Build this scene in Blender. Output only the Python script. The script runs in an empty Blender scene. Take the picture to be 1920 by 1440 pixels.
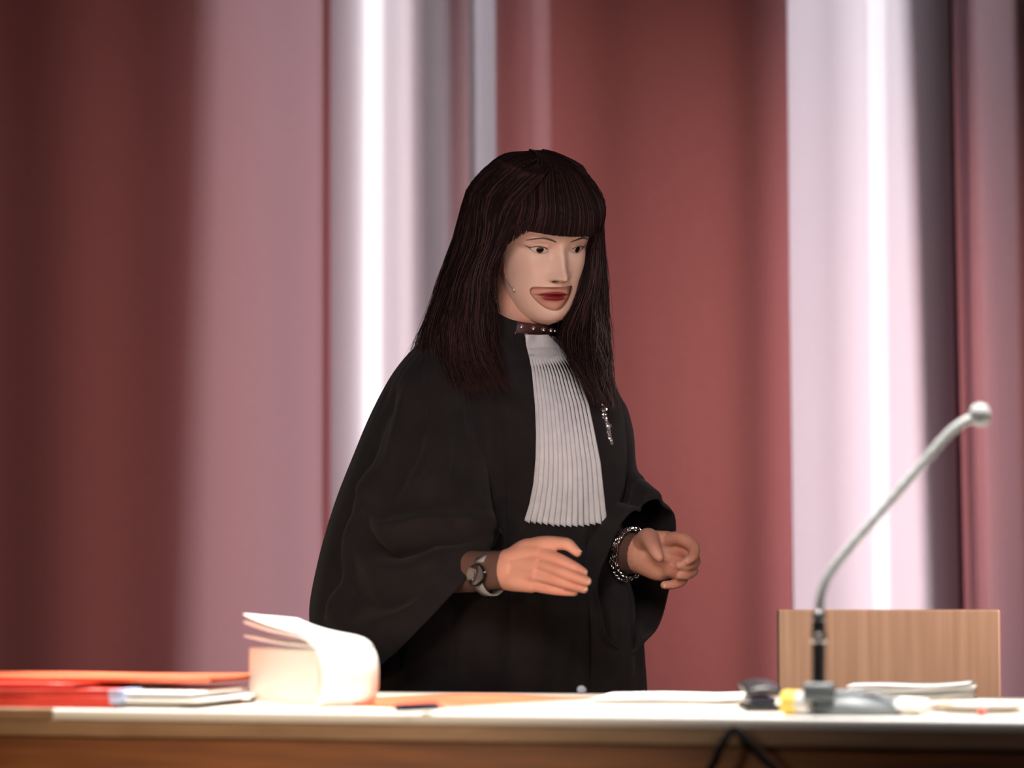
import bpy, bmesh, math, random
import numpy as np
from mathutils import Vector, Matrix
from mathutils.bvhtree import BVHTree
DEBUG = 0
random.seed(7); rng = np.random.default_rng(7)
C = bpy.context.scene.collection
sc = bpy.context.scene
# ---------------------------------------------------------------- camera
F = 5333.3; CAM = np.array((0.0, -4.1, 1.01)); TILT = math.atan(380/F)
cd = bpy.data.cameras.new('camera'); cam = bpy.data.objects.new('camera', cd); C.objects.link(cam)
cam.location = CAM; cam.rotation_euler = (math.pi/2+TILT, 0, 0)
cd.sensor_width = 36; cd.lens = 100; cd.clip_start = .1; cd.clip_end = 60
cd.dof.use_dof = True; cd.dof.focus_distance = 4.02; cd.dof.aperture_fstop = 3.1
sc.camera = cam
# ---------------------------------------------------------------- world, lights, exposure
w = bpy.data.worlds.new('world'); sc.world = w; w.use_nodes = True
w.node_tree.nodes['Background'].inputs[0].default_value = (1.0, .80, .74, 1)
w.node_tree.nodes['Background'].inputs[1].default_value = .014
sc.view_settings.view_transform = 'Standard'; sc.view_settings.look = 'None'
sc.view_settings.exposure = 0; sc.view_settings.gamma = 1; sc.view_settings.use_curve_mapping = False
def aim(o, t):
    o.rotation_euler = (Vector(t)-o.location).to_track_quat('-Z', 'Y').to_euler()
def light(name, kind, loc, target, energy, col, **k):
    d = bpy.data.lights.new(name, kind); o = bpy.data.objects.new(name, d); C.objects.link(o)
    o.location = loc; d.energy = energy; d.color = col
    for a, v in k.items(): setattr(d, a, v)
    aim(o, target); return o
# stage lights of the room: a soft warm key high on the right, a warm wash on the curtain, a shuttered profile straight down on the desk; fill and desk-front spots added to brighten
light('key_light', 'SPOT', (-.45, -3.3, 2.35), (.03, -.05, 1.20), 212, (1, .89, .86), spot_size=math.radians(24), spot_blend=.8, shadow_soft_size=.42)
light('fill_light', 'SPOT', (.9, -4.2, 1.9), (.02, 0, 1.00), 80, (1, .86, .83), spot_size=math.radians(22), spot_blend=1.0, shadow_soft_size=.5)
light('desk_front_light', 'SPOT', (-1.0, -4.0, 1.25), (-.30, -1.06, .76), 235, (1, .72, .45), spot_size=math.radians(21), spot_blend=1.0, shadow_soft_size=.2)
light('curtain_wash', 'SPOT', (2.25, -.25, 1.75), (-.50, 1.6, 1.06), 600, (1, .74, .72), spot_size=math.radians(60), spot_blend=1.0, shadow_soft_size=.2)
desk_lamp = light('desk_light', 'AREA', (0.13, -.875, 2.9), (0.13, -.875, 0), 11.5, (1, .95, .90), shape='RECTANGLE', size=1.50, size_y=.54, spread=math.radians(9))
desk_lamp.rotation_euler = (0, 0, math.radians(-14.5))

# ---------------------------------------------------------------- helpers
def at(px, py, Y):
    u = (px-960)/F; v = (720-py)/F
    d = np.array((u, math.cos(TILT)-math.sin(TILT)*v, math.sin(TILT)+math.cos(TILT)*v))
    return CAM + d*((Y-CAM[1])/d[1])
def V(p): return Vector([float(q) for q in p])
def s2l(c): return tuple(((x/255/12.92) if x/255 <= .04045 else ((x/255+.055)/1.055)**2.4) for x in c)
def mat(name, col, rough=.6, metal=0, spec=.5, **k):
    m = bpy.data.materials.new(name); m.use_nodes = True
    b = m.node_tree.nodes['Principled BSDF']
    b.inputs['Base Color'].default_value = (*col, 1); b.inputs['Roughness'].default_value = rough
    b.inputs['Metallic'].default_value = metal; b.inputs['Specular IOR Level'].default_value = spec
    for a, v in k.items(): b.inputs[a.replace('_', ' ')].default_value = v
    return m
def noise_col(m, scale, c1, c2, detail=4, stretch=(1, 1, 1), bump=0, bscale=None):
    """procedural mottling between two colours, optional fine relief"""
    nt = m.node_tree; b = nt.nodes['Principled BSDF']
    tc = nt.nodes.new('ShaderNodeTexCoord'); mp = nt.nodes.new('ShaderNodeMapping'); mp.inputs['Scale'].default_value = stretch
    nz = nt.nodes.new('ShaderNodeTexNoise'); nz.inputs['Scale'].default_value = scale; nz.inputs['Detail'].default_value = detail
    rp = nt.nodes.new('ShaderNodeValToRGB'); rp.color_ramp.elements[0].position = .35; rp.color_ramp.elements[1].position = .65
    rp.color_ramp.elements[0].color = (*c1, 1); rp.color_ramp.elements[1].color = (*c2, 1)
    nt.links.new(tc.outputs['Object'], mp.inputs[0]); nt.links.new(mp.outputs[0], nz.inputs[0])
    nt.links.new(nz.outputs[0], rp.inputs[0]); nt.links.new(rp.outputs[0], b.inputs['Base Color'])
    if bump:
        n2 = nt.nodes.new('ShaderNodeTexNoise'); n2.inputs['Scale'].default_value = bscale or scale; n2.inputs['Detail'].default_value = 3
        bp = nt.nodes.new('ShaderNodeBump'); bp.inputs['Strength'].default_value = bump; bp.inputs['Distance'].default_value = .002
        nt.links.new(mp.outputs[0], n2.inputs[0]); nt.links.new(n2.outputs[0], bp.inputs['Height']); nt.links.new(bp.outputs[0], b.inputs['Normal'])
    return m
def link(name, me, m=None, parent=None, smooth=True):
    o = bpy.data.objects.new(name, me); C.objects.link(o)
    if m: me.materials.append(m)
    if parent is not None: o.parent = parent
    if smooth:
        for p in me.polygons: p.use_smooth = True
    return o
def mesh(name, verts, faces, m=None, parent=None, smooth=True):
    me = bpy.data.meshes.new(name); me.from_pydata([tuple(map(float, v)) for v in verts], [], [tuple(map(int, f)) for f in faces]); me.update()
    return link(name, me, m, parent, smooth)
def tag(o, label=None, cat=None, group=None, kind=None):
    for k, v in (('label', label), ('category', cat), ('group', group), ('kind', kind)):
        if v: o[k] = v
    return o
def empty(name, loc, rotz=0, **k):
    o = bpy.data.objects.new(name, None); C.objects.link(o); o.location = V(loc); o.rotation_euler = (0, 0, rotz); o.empty_display_size = .05
    return tag(o, **k)
def gridfaces(nr, nc, wrap=False, off=0):
    f = []
    for i in range(nr-1):
        for j in range(nc if wrap else nc-1):
            a = i*nc+j; b = i*nc+(j+1) % nc
            f.append((off+a, off+b, off+b+nc, off+a+nc))
    return f
def grid(name, P, m=None, parent=None, wrap=False, caps=False, smooth=True):
    P = np.asarray(P); nr, nc = P.shape[:2]
    f = gridfaces(nr, nc, wrap)
    if caps: f += [tuple(range(nc))[::-1], tuple(range((nr-1)*nc, nr*nc))]
    return mesh(name, P.reshape(-1, 3), f, m, parent, smooth)
def bm_obj(name, bm, m=None, parent=None, smooth=False):
    me = bpy.data.meshes.new(name); bm.normal_update(); bm.to_mesh(me); bm.free()
    return link(name, me, m, parent, smooth)
def box_bm(lo, hi, bevel=0, seg=2):
    bm = bmesh.new(); bmesh.ops.create_cube(bm, size=1)
    lo = Vector(lo); hi = Vector(hi)
    for v in bm.verts: v.co = Vector(((lo[i]+hi[i])/2+v.co[i]*(hi[i]-lo[i]) for i in range(3)))
    if bevel: bmesh.ops.bevel(bm, geom=bm.edges[:], offset=bevel, segments=seg, affect='EDGES', profile=.5)
    return bm
def smoothpath(pts, n):
    """Catmull-Rom through rows of pts (k,d) -> (n,d)"""
    P = np.asarray(pts, float); k = len(P)
    E = np.vstack([2*P[0]-P[1], P, 2*P[-1]-P[-2]]); t = np.linspace(0, k-1-1e-9, n); i = t.astype(int); u = (t-i)[:, None]
    a, b, c, d = E[i], E[i+1], E[i+2], E[i+3]
    return .5*((2*b)+(-a+c)*u+(2*a-5*b+4*c-d)*u**2+(-a+3*b-3*c+d)*u**3)
def tube_rings(path, rad, nc=12, flat=1.0, up=None):
    path = np.asarray(path, float); n = len(path); rad = np.broadcast_to(np.asarray(rad, float), (n,))
    T = np.gradient(path, axis=0); T /= np.linalg.norm(T, axis=1)[:, None]+1e-12
    u = np.asarray(up if up is not None else ((0, 0, 1) if abs(T[0][2]) < .9 else (1, 0, 0)), float)
    R = np.zeros((n, nc, 3)); a = np.linspace(0, 2*np.pi, nc, endpoint=False)
    for i in range(n):
        u = u-T[i]*np.dot(u, T[i]); u /= np.linalg.norm(u); w_ = np.cross(T[i], u)
        R[i] = path[i]+rad[i]*(np.cos(a)[:, None]*u+flat*np.sin(a)[:, None]*w_)
    return R
def tube(name, path, rad, m=None, parent=None, nc=12, **k):
    return grid(name, tube_rings(path, rad, nc, **k), m, parent, wrap=True, caps=True)
def lathe_bm(prof, n=32):
    bm = bmesh.new(); rows = []
    for r, z in prof:
        rows.append([bm.verts.new((r*math.cos(2*math.pi*j/n), r*math.sin(2*math.pi*j/n), z)) for j in range(n)])
    for a, b in zip(rows, rows[1:]):
        for j in range(n): bm.faces.new((a[j], a[(j+1) % n], b[(j+1) % n], b[j]))
    bm.faces.new(rows[0][::-1]); bm.faces.new(rows[-1])
    return bm
def sstep(a, b, x):
    t = np.clip((np.asarray(x, float)-a)/(b-a), 0, 1); return t*t*(3-2*t)
# ================================================================ SETTING
DESK_Z = .876
m_floor = noise_col(mat('stage_floor', (.02, .016, .016), .55), 9, (.016, .012, .012), (.03, .022, .022), stretch=(1, 6, 1))
m_wall = mat('back_wall_paint', (.34, .30, .33), .9)
tag(bm_obj('floor', box_bm((-2.6, -5, -.05), (2.6, 2.45, 0)), m_floor), kind='structure')
tag(bm_obj('wall_back', box_bm((-2.6, 2.3, 0), (2.6, 2.45, 3.6)), m_wall), kind='structure')

def fabric(name, refl, trans, mixv, sheer=0., spec=.12):
    """woven drape: reflects from the front, lets light through from behind, sheer share = open weave"""
    m = bpy.data.materials.new(name); m.use_nodes = True; nt = m.node_tree; nt.nodes.clear()
    out = nt.nodes.new('ShaderNodeOutputMaterial')
    d = nt.nodes.new('ShaderNodeBsdfDiffuse'); t = nt.nodes.new('ShaderNodeBsdfTranslucent')
    tc = nt.nodes.new('ShaderNodeTexCoord'); mp = nt.nodes.new('ShaderNodeMapping'); mp.inputs['Scale'].default_value = (260, 260, 90)
    nz = nt.nodes.new('ShaderNodeTexNoise'); nz.inputs['Scale'].default_value = 1; nz.inputs['Detail'].default_value = 2
    rp = nt.nodes.new('ShaderNodeMix'); rp.data_type = 'RGBA'
    rp.inputs[6].default_value = (*[c*.82 for c in refl], 1); rp.inputs[7].default_value = (*[min(1, c*1.18) for c in refl], 1)
    nt.links.new(tc.outputs['Object'], mp.inputs[0]); nt.links.new(mp.outputs[0], nz.inputs[0]); nt.links.new(nz.outputs[0], rp.inputs[0])
    nt.links.new(rp.outputs[2], d.inputs[0]); t.inputs[0].default_value = (*trans, 1)
    mx = nt.nodes.new('ShaderNodeMixShader'); mx.inputs[0].default_value = mixv
    nt.links.new(d.outputs[0], mx.inputs[1]); nt.links.new(t.outputs[0], mx.inputs[2]); last = mx
    if sheer:
        tr = nt.nodes.new('ShaderNodeBsdfTransparent'); m2 = nt.nodes.new('ShaderNodeMixShader'); m2.inputs[0].default_value = sheer
        nt.links.new(last.outputs[0], m2.inputs[1]); nt.links.new(tr.outputs[0], m2.inputs[2]); last = m2
    nt.links.new(last.outputs[0], out.inputs[0])
    return m
RED = (.33, .125, .115)
m_cur = fabric('burgundy_drape', RED, (.62, .40, .47), .45, 0)
m_sheer = fabric('sheer_drape', (.40, .22, .25), (.80, .67, .75), .62, .03)
m_thin = fabric('thin_drape', (.36, .23, .24), (.74, .64, .70), .6, .05)
m_shield = mat('light_shield_cloth', (.07, .03, .05), .95, spec=.1)  # unseen opaque sheets, added behind the cloth to block tube light
def glow(name, e):
    m = bpy.data.materials.new(name); m.use_nodes = True; b = m.node_tree.nodes['Principled BSDF']
    b.inputs['Emission Color'].default_value = (.93, 1, .98, 1); b.inputs['Emission Strength'].default_value = e; return m
m_cap = mat('white_housing', (.7, .7, .7), .4)
YC = 1.6; TOPZ = 3.25
def cx(px): return (px-960)/F*(YC+4.1)
def drape(name, x0, x1, fold, m, lean=(0, 0), y=YC, z0=.02, z1=TOPZ, n=None, parent=None, rows=14, thick=0):
    """hanging cloth from x0 to x1; fold(x) gives the depth of its pleats, lean shifts the lower edge (left, right)"""
    n = n or max(8, int((x1-x0)/.006)); P = []
    xs = np.linspace(x0, x1, n)
    for zi in np.linspace(z1, z0, rows):
        f = (2.2-zi)/2.2; s = np.linspace(0, 1, n)
        X = xs+f*(lean[0]*(1-s)+lean[1]*s)+.004*np.sin(zi*2.1+xs*9)*s*(1-s)
        P.append(np.stack([X, y+fold(xs)*(1+.18*f), np.full(n, zi)], 1))
    o = grid(name, P, m, parent)
    if thick:
        q = o.modifiers.new('thick', 'SOLIDIFY'); q.thickness = thick
    return o
def curtain(label): return empty('curtain', (0, 0, 0), label=label, cat='curtain', group=None)
g = lambda x, c, s: np.exp(-((x-c)/s)**2)
# left panel
A = curtain('broad smooth burgundy curtain filling the left of the picture, lilac glow at its edge')
fA = lambda x: .020*np.sin((x+.36)*4.2)+.006*g(x, cx(470), .09)+.005*np.sin(x*23)
drape('cloth', -2.0, cx(622), fA, m_cur, (0, .008), y=YC-.10, parent=A)
drape('hem', cx(612), cx(622), lambda x: fA(x)+.006, m_cur, (.008, .008), y=YC-.10, parent=A, n=4)
drape('light_shield', -2.0, cx(447), lambda x: fA(x)+.02+.14*sstep(cx(300), cx(400), x), m_shield, (0, -.02), y=YC-.10, parent=A)  # added sheet, confines the lilac glow to the right part
drape('hem', cx(606), cx(622), lambda x: fA(x)+.010, m_shield, (.008, .008), y=YC-.10, parent=A, n=4)  # opaque backing added to the hem for its dark line
mesh('light_shield', [(cx(611), YC-.06, TOPZ), (cx(611), YC+.22, TOPZ), (cx(620), YC+.22, .02), (cx(620), YC-.06, .02)], [(0, 1, 2, 3)], m_shield, A, False)  # added divider, keeps the far tube's light off the next curtain
# middle panel, gathered at the left and flat to the right
B = curtain('thin greyish pink curtain in narrow bright folds left of the dark haired head')
fB1 = lambda x: .016*np.cos((x-cx(770))/.026)*sstep(cx(735), cx(772), x)
drape('cloth', cx(616), cx(934), fB1, m_thin, (.01, .012), parent=B)
for a, c, gap in ((792, 872, .03),):
    drape('light_shield', cx(a), cx(c), lambda x, gap=gap: fB1(x)+gap, m_shield, (.02, .012), parent=B)  # added sheet, darkens the stretch between the bright bands
B2 = curtain('plain burgundy curtain hanging right behind the standing person')
fB = lambda x: .009*np.sin((x-cx(1030))/.05)*(1-.6*sstep(cx(1100), cx(1250), x))-.016*g(x, cx(1440), .05)
drape('cloth', cx(928), cx(1478), fB, m_cur, (.012, .004), y=YC-.04, parent=B2)
for a, c, gap in ((929, 966, .02), (1000, 1479, .03)):
    drape('light_shield', cx(a), cx(c), lambda x, gap=gap: fB(x)+gap, m_shield, (.012, .012), y=YC-.04, parent=B2)  # added sheets, shut off tube light behind the plain curtain
# sheer panel in front of the right light tube
D = curtain('thin pale pink curtain lit through by the bright light tube on the right')
fD = lambda x: -.03*g(x, cx(1600), .10)+.03*sstep(cx(1680), cx(1790), x)
drape('cloth', cx(1474), cx(1800), fD, m_sheer, (.0, .014), y=YC+.045, parent=D)
drape('light_shield', cx(1690), cx(1830), lambda x: .06+0*x, m_shield, (.03, .02), y=YC+.045, parent=D)  # added sheet, fades the tube's glow to dark on its right
# right end panel
E = curtain('dusky mauve curtain at the right picture edge with a pale folded seam')
fE = lambda x: .014*np.sin((x-cx(1800))/.03)-.02*g(x, cx(1822), .012)
drape('cloth', cx(1792), 1.75, fE, m_cur, (.020, 0), y=YC-.02, parent=E)
drape('hem', cx(1806), cx(1822), lambda x: fE(x)-.008, m_sheer, (.012, -.004), y=YC-.02, parent=E, n=5)
drape('light_shield', cx(1903), 1.75, lambda x: fE(x)+.05, m_shield, (0.01, 0), y=YC-.02, parent=E)  # added sheet, stops tube light at the right end
# light tubes behind the cloth
def light_tube(x, y, r, e, label):
    t = empty('light_tube', (x, y, 0), label=label, cat='lamp')
    bm = lathe_bm([(r, .10), (r, 3.2)], 20); bm_obj('diffuser', bm, glow('lamp_glow', e), t, True)
    for z0, z1 in ((0, .10), (3.2, 3.27)): bm_obj('end_cap', lathe_bm([(r*1.15, z0), (r*1.2, (z0+z1)/2), (r*1.15, z1)], 20), m_cap, t, True)
    return t
light_tube(cx(698)*1.008, YC+.027, .020, 3.4, 'upright white light tube glowing behind the curtain left of the person')
light_tube(cx(1650)*1.03, YC+.16, .018, 10, 'upright white light tube glowing behind the thin curtain on the right')
light_tube(cx(560)*1.06, YC+.36, .050, 6.5, 'added unseen light tube set far back behind the broad left curtain for its lilac glow')  # unseen tube put in to give the left curtain its glow
light_tube(cx(1868), YC+.42, .05, 5.0, 'added unseen light tube set far back to brighten the mauve curtain at the right edge')  # unseen tube put in to light the right end curtain through
# ================================================================ DESK
DA = math.radians(-14.5)
m_lam = mat('cream_laminate', (.80, .74, .64), .38); noise_col(m_lam, 3, (.78, .71, .60), (.84, .78, .68), stretch=(1, 12, 1))
m_edge = mat('white_edge_band', (.92, .91, .88), .3)
m_oak = mat('brown_veneer', (.20, .075, .025), .45); noise_col(m_oak, 5, (.16, .044, .009), (.28, .090, .020), detail=6, stretch=(1, 1, 14))
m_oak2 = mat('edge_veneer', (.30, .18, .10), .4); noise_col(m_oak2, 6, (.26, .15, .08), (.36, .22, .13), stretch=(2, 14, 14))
dpos = (0, -1.083, DESK_Z)
desk = empty('desk', (0, -1.083, 0), DA, label='long brown wooden desk with a cream top and bright white front edge', cat='desk')
DM = Matrix.Translation(Vector(dpos)) @ Matrix.Rotation(DA, 4, 'Z')
def dk(px, py, h=0.):
    """desk-frame x, y of the point of the desk top (raised by h) on that sight line"""
    d = at(px, py, 0)-CAM; k = (DESK_Z+h-CAM[2])/d[2]; p = DM.inverted() @ V(CAM+d*k); return p.x, p.y
L, R_, DEP = -1.35, 1.15, .60
bm_obj('desk_top', box_bm((L, .004, DESK_Z-.030), (R_, DEP, DESK_Z), .002), m_lam, desk)
lx = dk(42, 1335)[0]  # white edge is cut off where the desk light's beam ends
bm_obj('lit_edge_band', box_bm((lx, -.006, DESK_Z-.012), (R_, .004, DESK_Z+.0005), .003, 3), m_edge, desk, True)
bm_obj('edge_lipping', box_bm((L, -.005, DESK_Z-.030), (R_, .004, DESK_Z-.0125), .002), m_oak2, desk)
bm_obj('front_panel', box_bm((L+.02, .02, .02), (R_-.02, .045, DESK_Z-.030)), m_oak, desk)
for x in (L+.02, R_-.05): bm_obj('side_panel', box_bm((x, .045, 0), (x+.03, DEP-.05, DESK_Z-.030)), m_oak, desk)
bm_obj('unlit_edge_end', box_bm((L, -.006, DESK_Z-.0125), (lx-.001, .004, DESK_Z+.0004), .002), m_oak2, desk)  # brown piece: unlit stretch of the edge, put into the colour
# ================================================================ PERSON
person = empty('person', (0, 0, 0), label='person in black robe, white pleated bib, pale mask and long dark fringed hair', cat='person')
def colmat(name, rough=.5, spec=.4, sss=0, att='tint', bump=None):
    m = mat(name, (.5, .5, .5), rough, spec=spec); nt = m.node_tree; b = nt.nodes['Principled BSDF']
    a = nt.nodes.new('ShaderNodeVertexColor'); a.layer_name = att; nt.links.new(a.outputs[0], b.inputs['Base Color'])
    if sss:
        b.inputs['Subsurface Weight'].default_value = sss; b.inputs['Subsurface Radius'].default_value = (.012, .005, .003); b.inputs['Subsurface Scale'].default_value = .6
    if bump:
        n = nt.nodes.new('ShaderNodeTexNoise'); n.inputs['Scale'].default_value = bump[0]; n.inputs['Detail'].default_value = 4
        tc = nt.nodes.new('ShaderNodeTexCoord'); nt.links.new(tc.outputs['Object'], n.inputs[0])
        bp = nt.nodes.new('ShaderNodeBump'); bp.inputs['Strength'].default_value = bump[1]; bp.inputs['Distance'].default_value = .001
        nt.links.new(n.outputs[0], bp.inputs['Height']); nt.links.new(bp.outputs[0], b.inputs['Normal'])
    return m
def setcol(o, cols):
    a = o.data.color_attributes.new('tint', 'FLOAT_COLOR', 'POINT')
    c = np.ones((len(o.data.vertices), 4), np.float32); c[:, :3] = cols; a.data.foreach_set('color', c.ravel())
m_skin = colmat('skin', .5, .35, .15, bump=(260, .25)); m_mask = colmat('mask_latex', .42, .42, .1)
SKIN = np.array(s2l((204, 148, 128))); MASKC = np.array(s2l((226, 186, 168)))

# ---- head frame
HS = .945; HP = np.array((.0378, -.03, 1.5115)); HY, HX, HR = math.radians(26), math.radians(20.5), math.radians(-3.5)
HM = np.array(Matrix.Rotation(HY, 3, 'Z') @ Matrix.Rotation(HX, 3, 'X') @ Matrix.Rotation(HR, 3, 'Y'))
def hw(P): return np.asarray(P)*HS @ HM.T+HP
# ---- face surface: half width, front and back depth by height; features pushed forward
_z = np.array([-.124, -.118, -.112, -.105, -.095, -.080, -.060, -.040, -.020, 0, .020, .040, .060, .080, .100, .110, .116])
_w = np.array([.016, .030, .0395, .0465, .0525, .0578, .0620, .0650, .0672, .0692, .0715, .0740, .0745, .0690, .0520, .0330, .002])
_f = np.array([.052, .0680, .0780, .0830, .0850, .0840, .0835, .0835, .0830, .0835, .0890, .0915, .0885, .0770, .0540, .0330, .002])
_b = np.array([.010, .020, .028, .034, .040, .052, .066, .078, .088, .096, .101, .102, .098, .087, .063, .038, .002])
_zz = np.linspace(_z[0], _z[-1], 800)
def _sm(y, k=25):
    v = np.interp(_zz, _z, y); q = np.pad(v, k, mode='edge'); return np.convolve(q, np.ones(2*k+1)/(2*k+1), 'same')[k:-k]
_W, _Fr, _B = _sm(_w, 18), _sm(_f, 18), _sm(_b, 18)
def fw(z): return np.interp(z, _zz, _W)
def ff(z): return np.interp(z, _zz, _Fr)
def fb(z): return np.interp(z, _zz, _B)
NS = 2.25
def feat(u, v, lips=False):
    ul = u+.003; vl = v+4.5*ul*ul
    a = np.abs(u); G = lambda cu, cv, su, sv, A: A*np.exp(-((a-cu)/su)**2-((v-cv)/sv)**2)
    t = np.clip((.008-v)/.043, 0, 1); ridge = (.0050+.0165*t**1.2)*sstep(.018, .004, v)*sstep(-.0515, -.0385, v)
    wid = .0082+.0030*t
    d = ridge*np.exp(-(u/wid)**2)
    d = d+G(0, -.0350, .0100, .0078, .0044)+G(.0130, -.0395, .0060, .0062, .0072)
    d = d-G(.0074, -.0458, .0040, .0026, .0075)
    d = d+G(0, .004, .012, .012, -.0015)
    d = d+G(.030, .001, .020, .011, -.0085)+G(.0305, .002, .0145, .0078, .0062)+G(.016, .000, .006, .009, -.0030)
    d = d+G(.030, .0185, .020, .006, .0028)+G(.0305, .0100, .0150, .0018, -.0011)+G(.0305, -.0100, .012, .0022, -.0006)
    d = d+G(.045, -.026, .018, .016, .0045)+G(0, -.097, .015, .011, .0042)
    if lips:
        d = d+G(0, -.069, .026, .016, .004)+.0036*np.exp(-(ul/.021)**2-((vl+.0655)/.0032)**2)+.0044*np.exp(-(ul/.017)**2-((vl+.0735)/.0038)**2)-np.exp(-(ul/.022)**2-((vl+.0690)/.0012)**2)*.0038
    else:
        d = d+G(0, -.070, .034, .022, .0052)
    return d
def surf(th, z, inset=0., lips=False, full=False):
    th, z = np.broadcast_arrays(np.asarray(th, float), np.asarray(z, float))
    s, c = np.sin(th), np.cos(th); e = 2/NS
    x = (fw(z)-inset)*np.sign(s)*np.abs(s)**e
    y = np.where(c >= 0, -(ff(z)-inset*1.3)*np.abs(c)**e, fb(z)*np.abs(c)**e)
    k = np.clip(c*2.2, 0, 1)*((z > -.13))
    y = y-feat(x, z, lips)*k
    return np.stack([x, y, z], -1)
def th_of(u, z): return np.arcsin(np.clip(np.sign(u)*(np.abs(u)/fw(z))**(NS/2), -1, 1))
def closed(pts, n=90):
    P = np.array(pts, float); k = len(P); t = np.linspace(0, k, n, endpoint=False); i = t.astype(int); q = (t-i)[:, None]
    a, b, c, d = P[(i-1) % k], P[i], P[(i+1) % k], P[(i+2) % k]
    return .5*((2*b)+(-a+c)*q+(2*a-5*b+4*c-d)*q**2+(-a+3*b-3*c+d)*q**3)
def sdf(poly, U, Vv):
    """signed distance (negative inside) and nearest contour point"""
    A = poly; Bp = np.roll(poly, -1, 0); p = np.stack([U.ravel(), Vv.ravel()], 1); best = np.full(len(p), 9.); near = np.zeros_like(p); ins = np.zeros(len(p), bool)
    for a, b in zip(A, Bp):
        ab = b-a; t = np.clip(((p-a)@ab)/(ab@ab+1e-18), 0, 1); q = a+t[:, None]*ab; dd = np.hypot(*(p-q).T)
        m = dd < best; best[m] = dd[m]; near[m] = q[m]
        cr = ((a[1] > p[:, 1]) != (b[1] > p[:, 1])); xi = (b[0]-a[0])*(p[:, 1]-a[1])/((b[1]-a[1]) or 1e-12)+a[0]; ins ^= cr & (p[:, 0] < xi)
    return np.where(ins, -best, best).reshape(U.shape), near.reshape(*U.shape, 2)
ECX = .0305
def almond(s): return closed([(s*(ECX+u), v) for u, v in ((-.0140, -.0028), (-.009, .0012), (-.003, .0040), (.004, .0043), (.0098, .0026), (.0138, .0002), (.0095, -.0036), (.003, -.0056), (-.004, -.0054), (-.010, -.0038))][::s])
MOUTH = closed([(-.0390, -.0625), (-.0340, -.0575), (-.018, -.0560), (-.004, -.0555), (.011, -.0552), (.0235, -.0548), (.0262, -.0580), (.0240, -.0690), (.0175, -.0800), (.0080, -.0880), (-.004, -.0905), (-.0165, -.0880), (-.0285, -.0800), (-.0365, -.0710)])
def brow(u, v, s):
    P = np.array([(.0125, .0148), (.020, .0178), (.029, .0200), (.036, .0195), (.044, .0165), (.051, .0125)])*(1, 1); P[:, 0] *= s
    q = smoothpath(P, 40); tt = np.linspace(0, 1, 40)
    d = np.full(u.shape, 9.)
    for (a, b), t in zip(q, tt): d = np.minimum(d, np.hypot((u-a)*1., v-b)-.0013*(1-t**3*.7)*(.55+min(1, t*4)*.45))
    return sstep(.0009, -.0002, d)
def build_mask():
    nc, nr = 331, 262
    z = np.linspace(.062, -.1235, nr)[:, None]; th = np.linspace(-1.36, 1.36, nc)[None, :]
    TH, Z = np.broadcast_arrays(th, z); TH = TH.copy(); Z = Z.copy()
    P = surf(TH, Z); U = P[..., 0].copy(); Vv = Z.copy()
    faces = np.array(gridfaces(nr, nc)); keep = np.ones(len(faces), bool); sd = {}
    for nm, poly in (('m', MOUTH), ('l', almond(-1)), ('r', almond(1))):
        D, N = sdf(poly, U, Vv); sd[nm] = D
        cen = D.ravel()[faces].mean(1); rem = (cen < 0) & (P[..., 1].ravel()[faces].mean(1) < 0); keep &= ~rem
        bd = np.intersect1d(np.unique(faces[rem]), np.unique(faces[~rem]))
        nn = N.reshape(-1, 2)[bd]; Z.ravel()[bd] = nn[:, 1]; TH.ravel()[bd] = th_of(nn[:, 0], nn[:, 1]); 
    P = surf(TH, Z); U = P[..., 0]; Vv = Z
    used = np.unique(faces[keep]); idx = -np.ones(nr*nc, int); idx[used] = np.arange(len(used))
    col = np.tile(MASKC, (nr, nc, 1))
    def blend(c, a):
        nonlocal col; col = col*(1-a[..., None])+np.array(s2l(c))*a[..., None]
    for s, nm in ((-1, 'l'), (1, 'r')):
        us = U*s; d = sd[nm]
        blend((190, 138, 128), .55*np.exp(-((us-.035)/.016)**2-((Vv-.0075)/.0065)**2))
        blend((150, 95, 95), .55*np.exp(-((us-.050)/.008)**2-((Vv-.002)/.004)**2))
        blend((168, 110, 100), .35*np.exp(-((us-.017)/.004)**2-((Vv-.001)/.006)**2))
        up = sstep(-.003, .0015, Vv)
        blend((38, 20, 20), np.clip(sstep(.0024, .0006, d)*up+sstep(.0009, .0002, d)*.75, 0, 1)*sstep(.0185, .0215, us))
        wing = np.abs(Vv-(.0010+(us-.0435)*.28))-.0011*sstep(.0545, .0425, us)
        blend((45, 24, 24), sstep(.0006, -.0003, wing)*sstep(.0420, .0432, us)*sstep(.0540, .0510, us))
        blend((48, 26, 24), brow(U, Vv, s)*.95)
        blend((30, 10, 10), np.clip(np.exp(-((us-.0082)/.0046)**2-((Vv+.0456)/.0026)**2)*1.5, 0, 1))  # nostrils: shade of the dents painted in as dark colour
    blend((120, 70, 58), sstep(.0009, .0001, sd['m'])*.75)
    o = mesh('mask', hw(P.reshape(-1, 3))[used], idx[faces[keep]], m_mask, person)
    setcol(o, col.reshape(-1, 3)[used])
    q = o.modifiers.new('thickness', 'SOLIDIFY'); q.thickness = .0016; q.offset = 1
    tag(o, label='pale smooth face mask with an opening around the mouth')
    return o
mask = build_mask()

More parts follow.
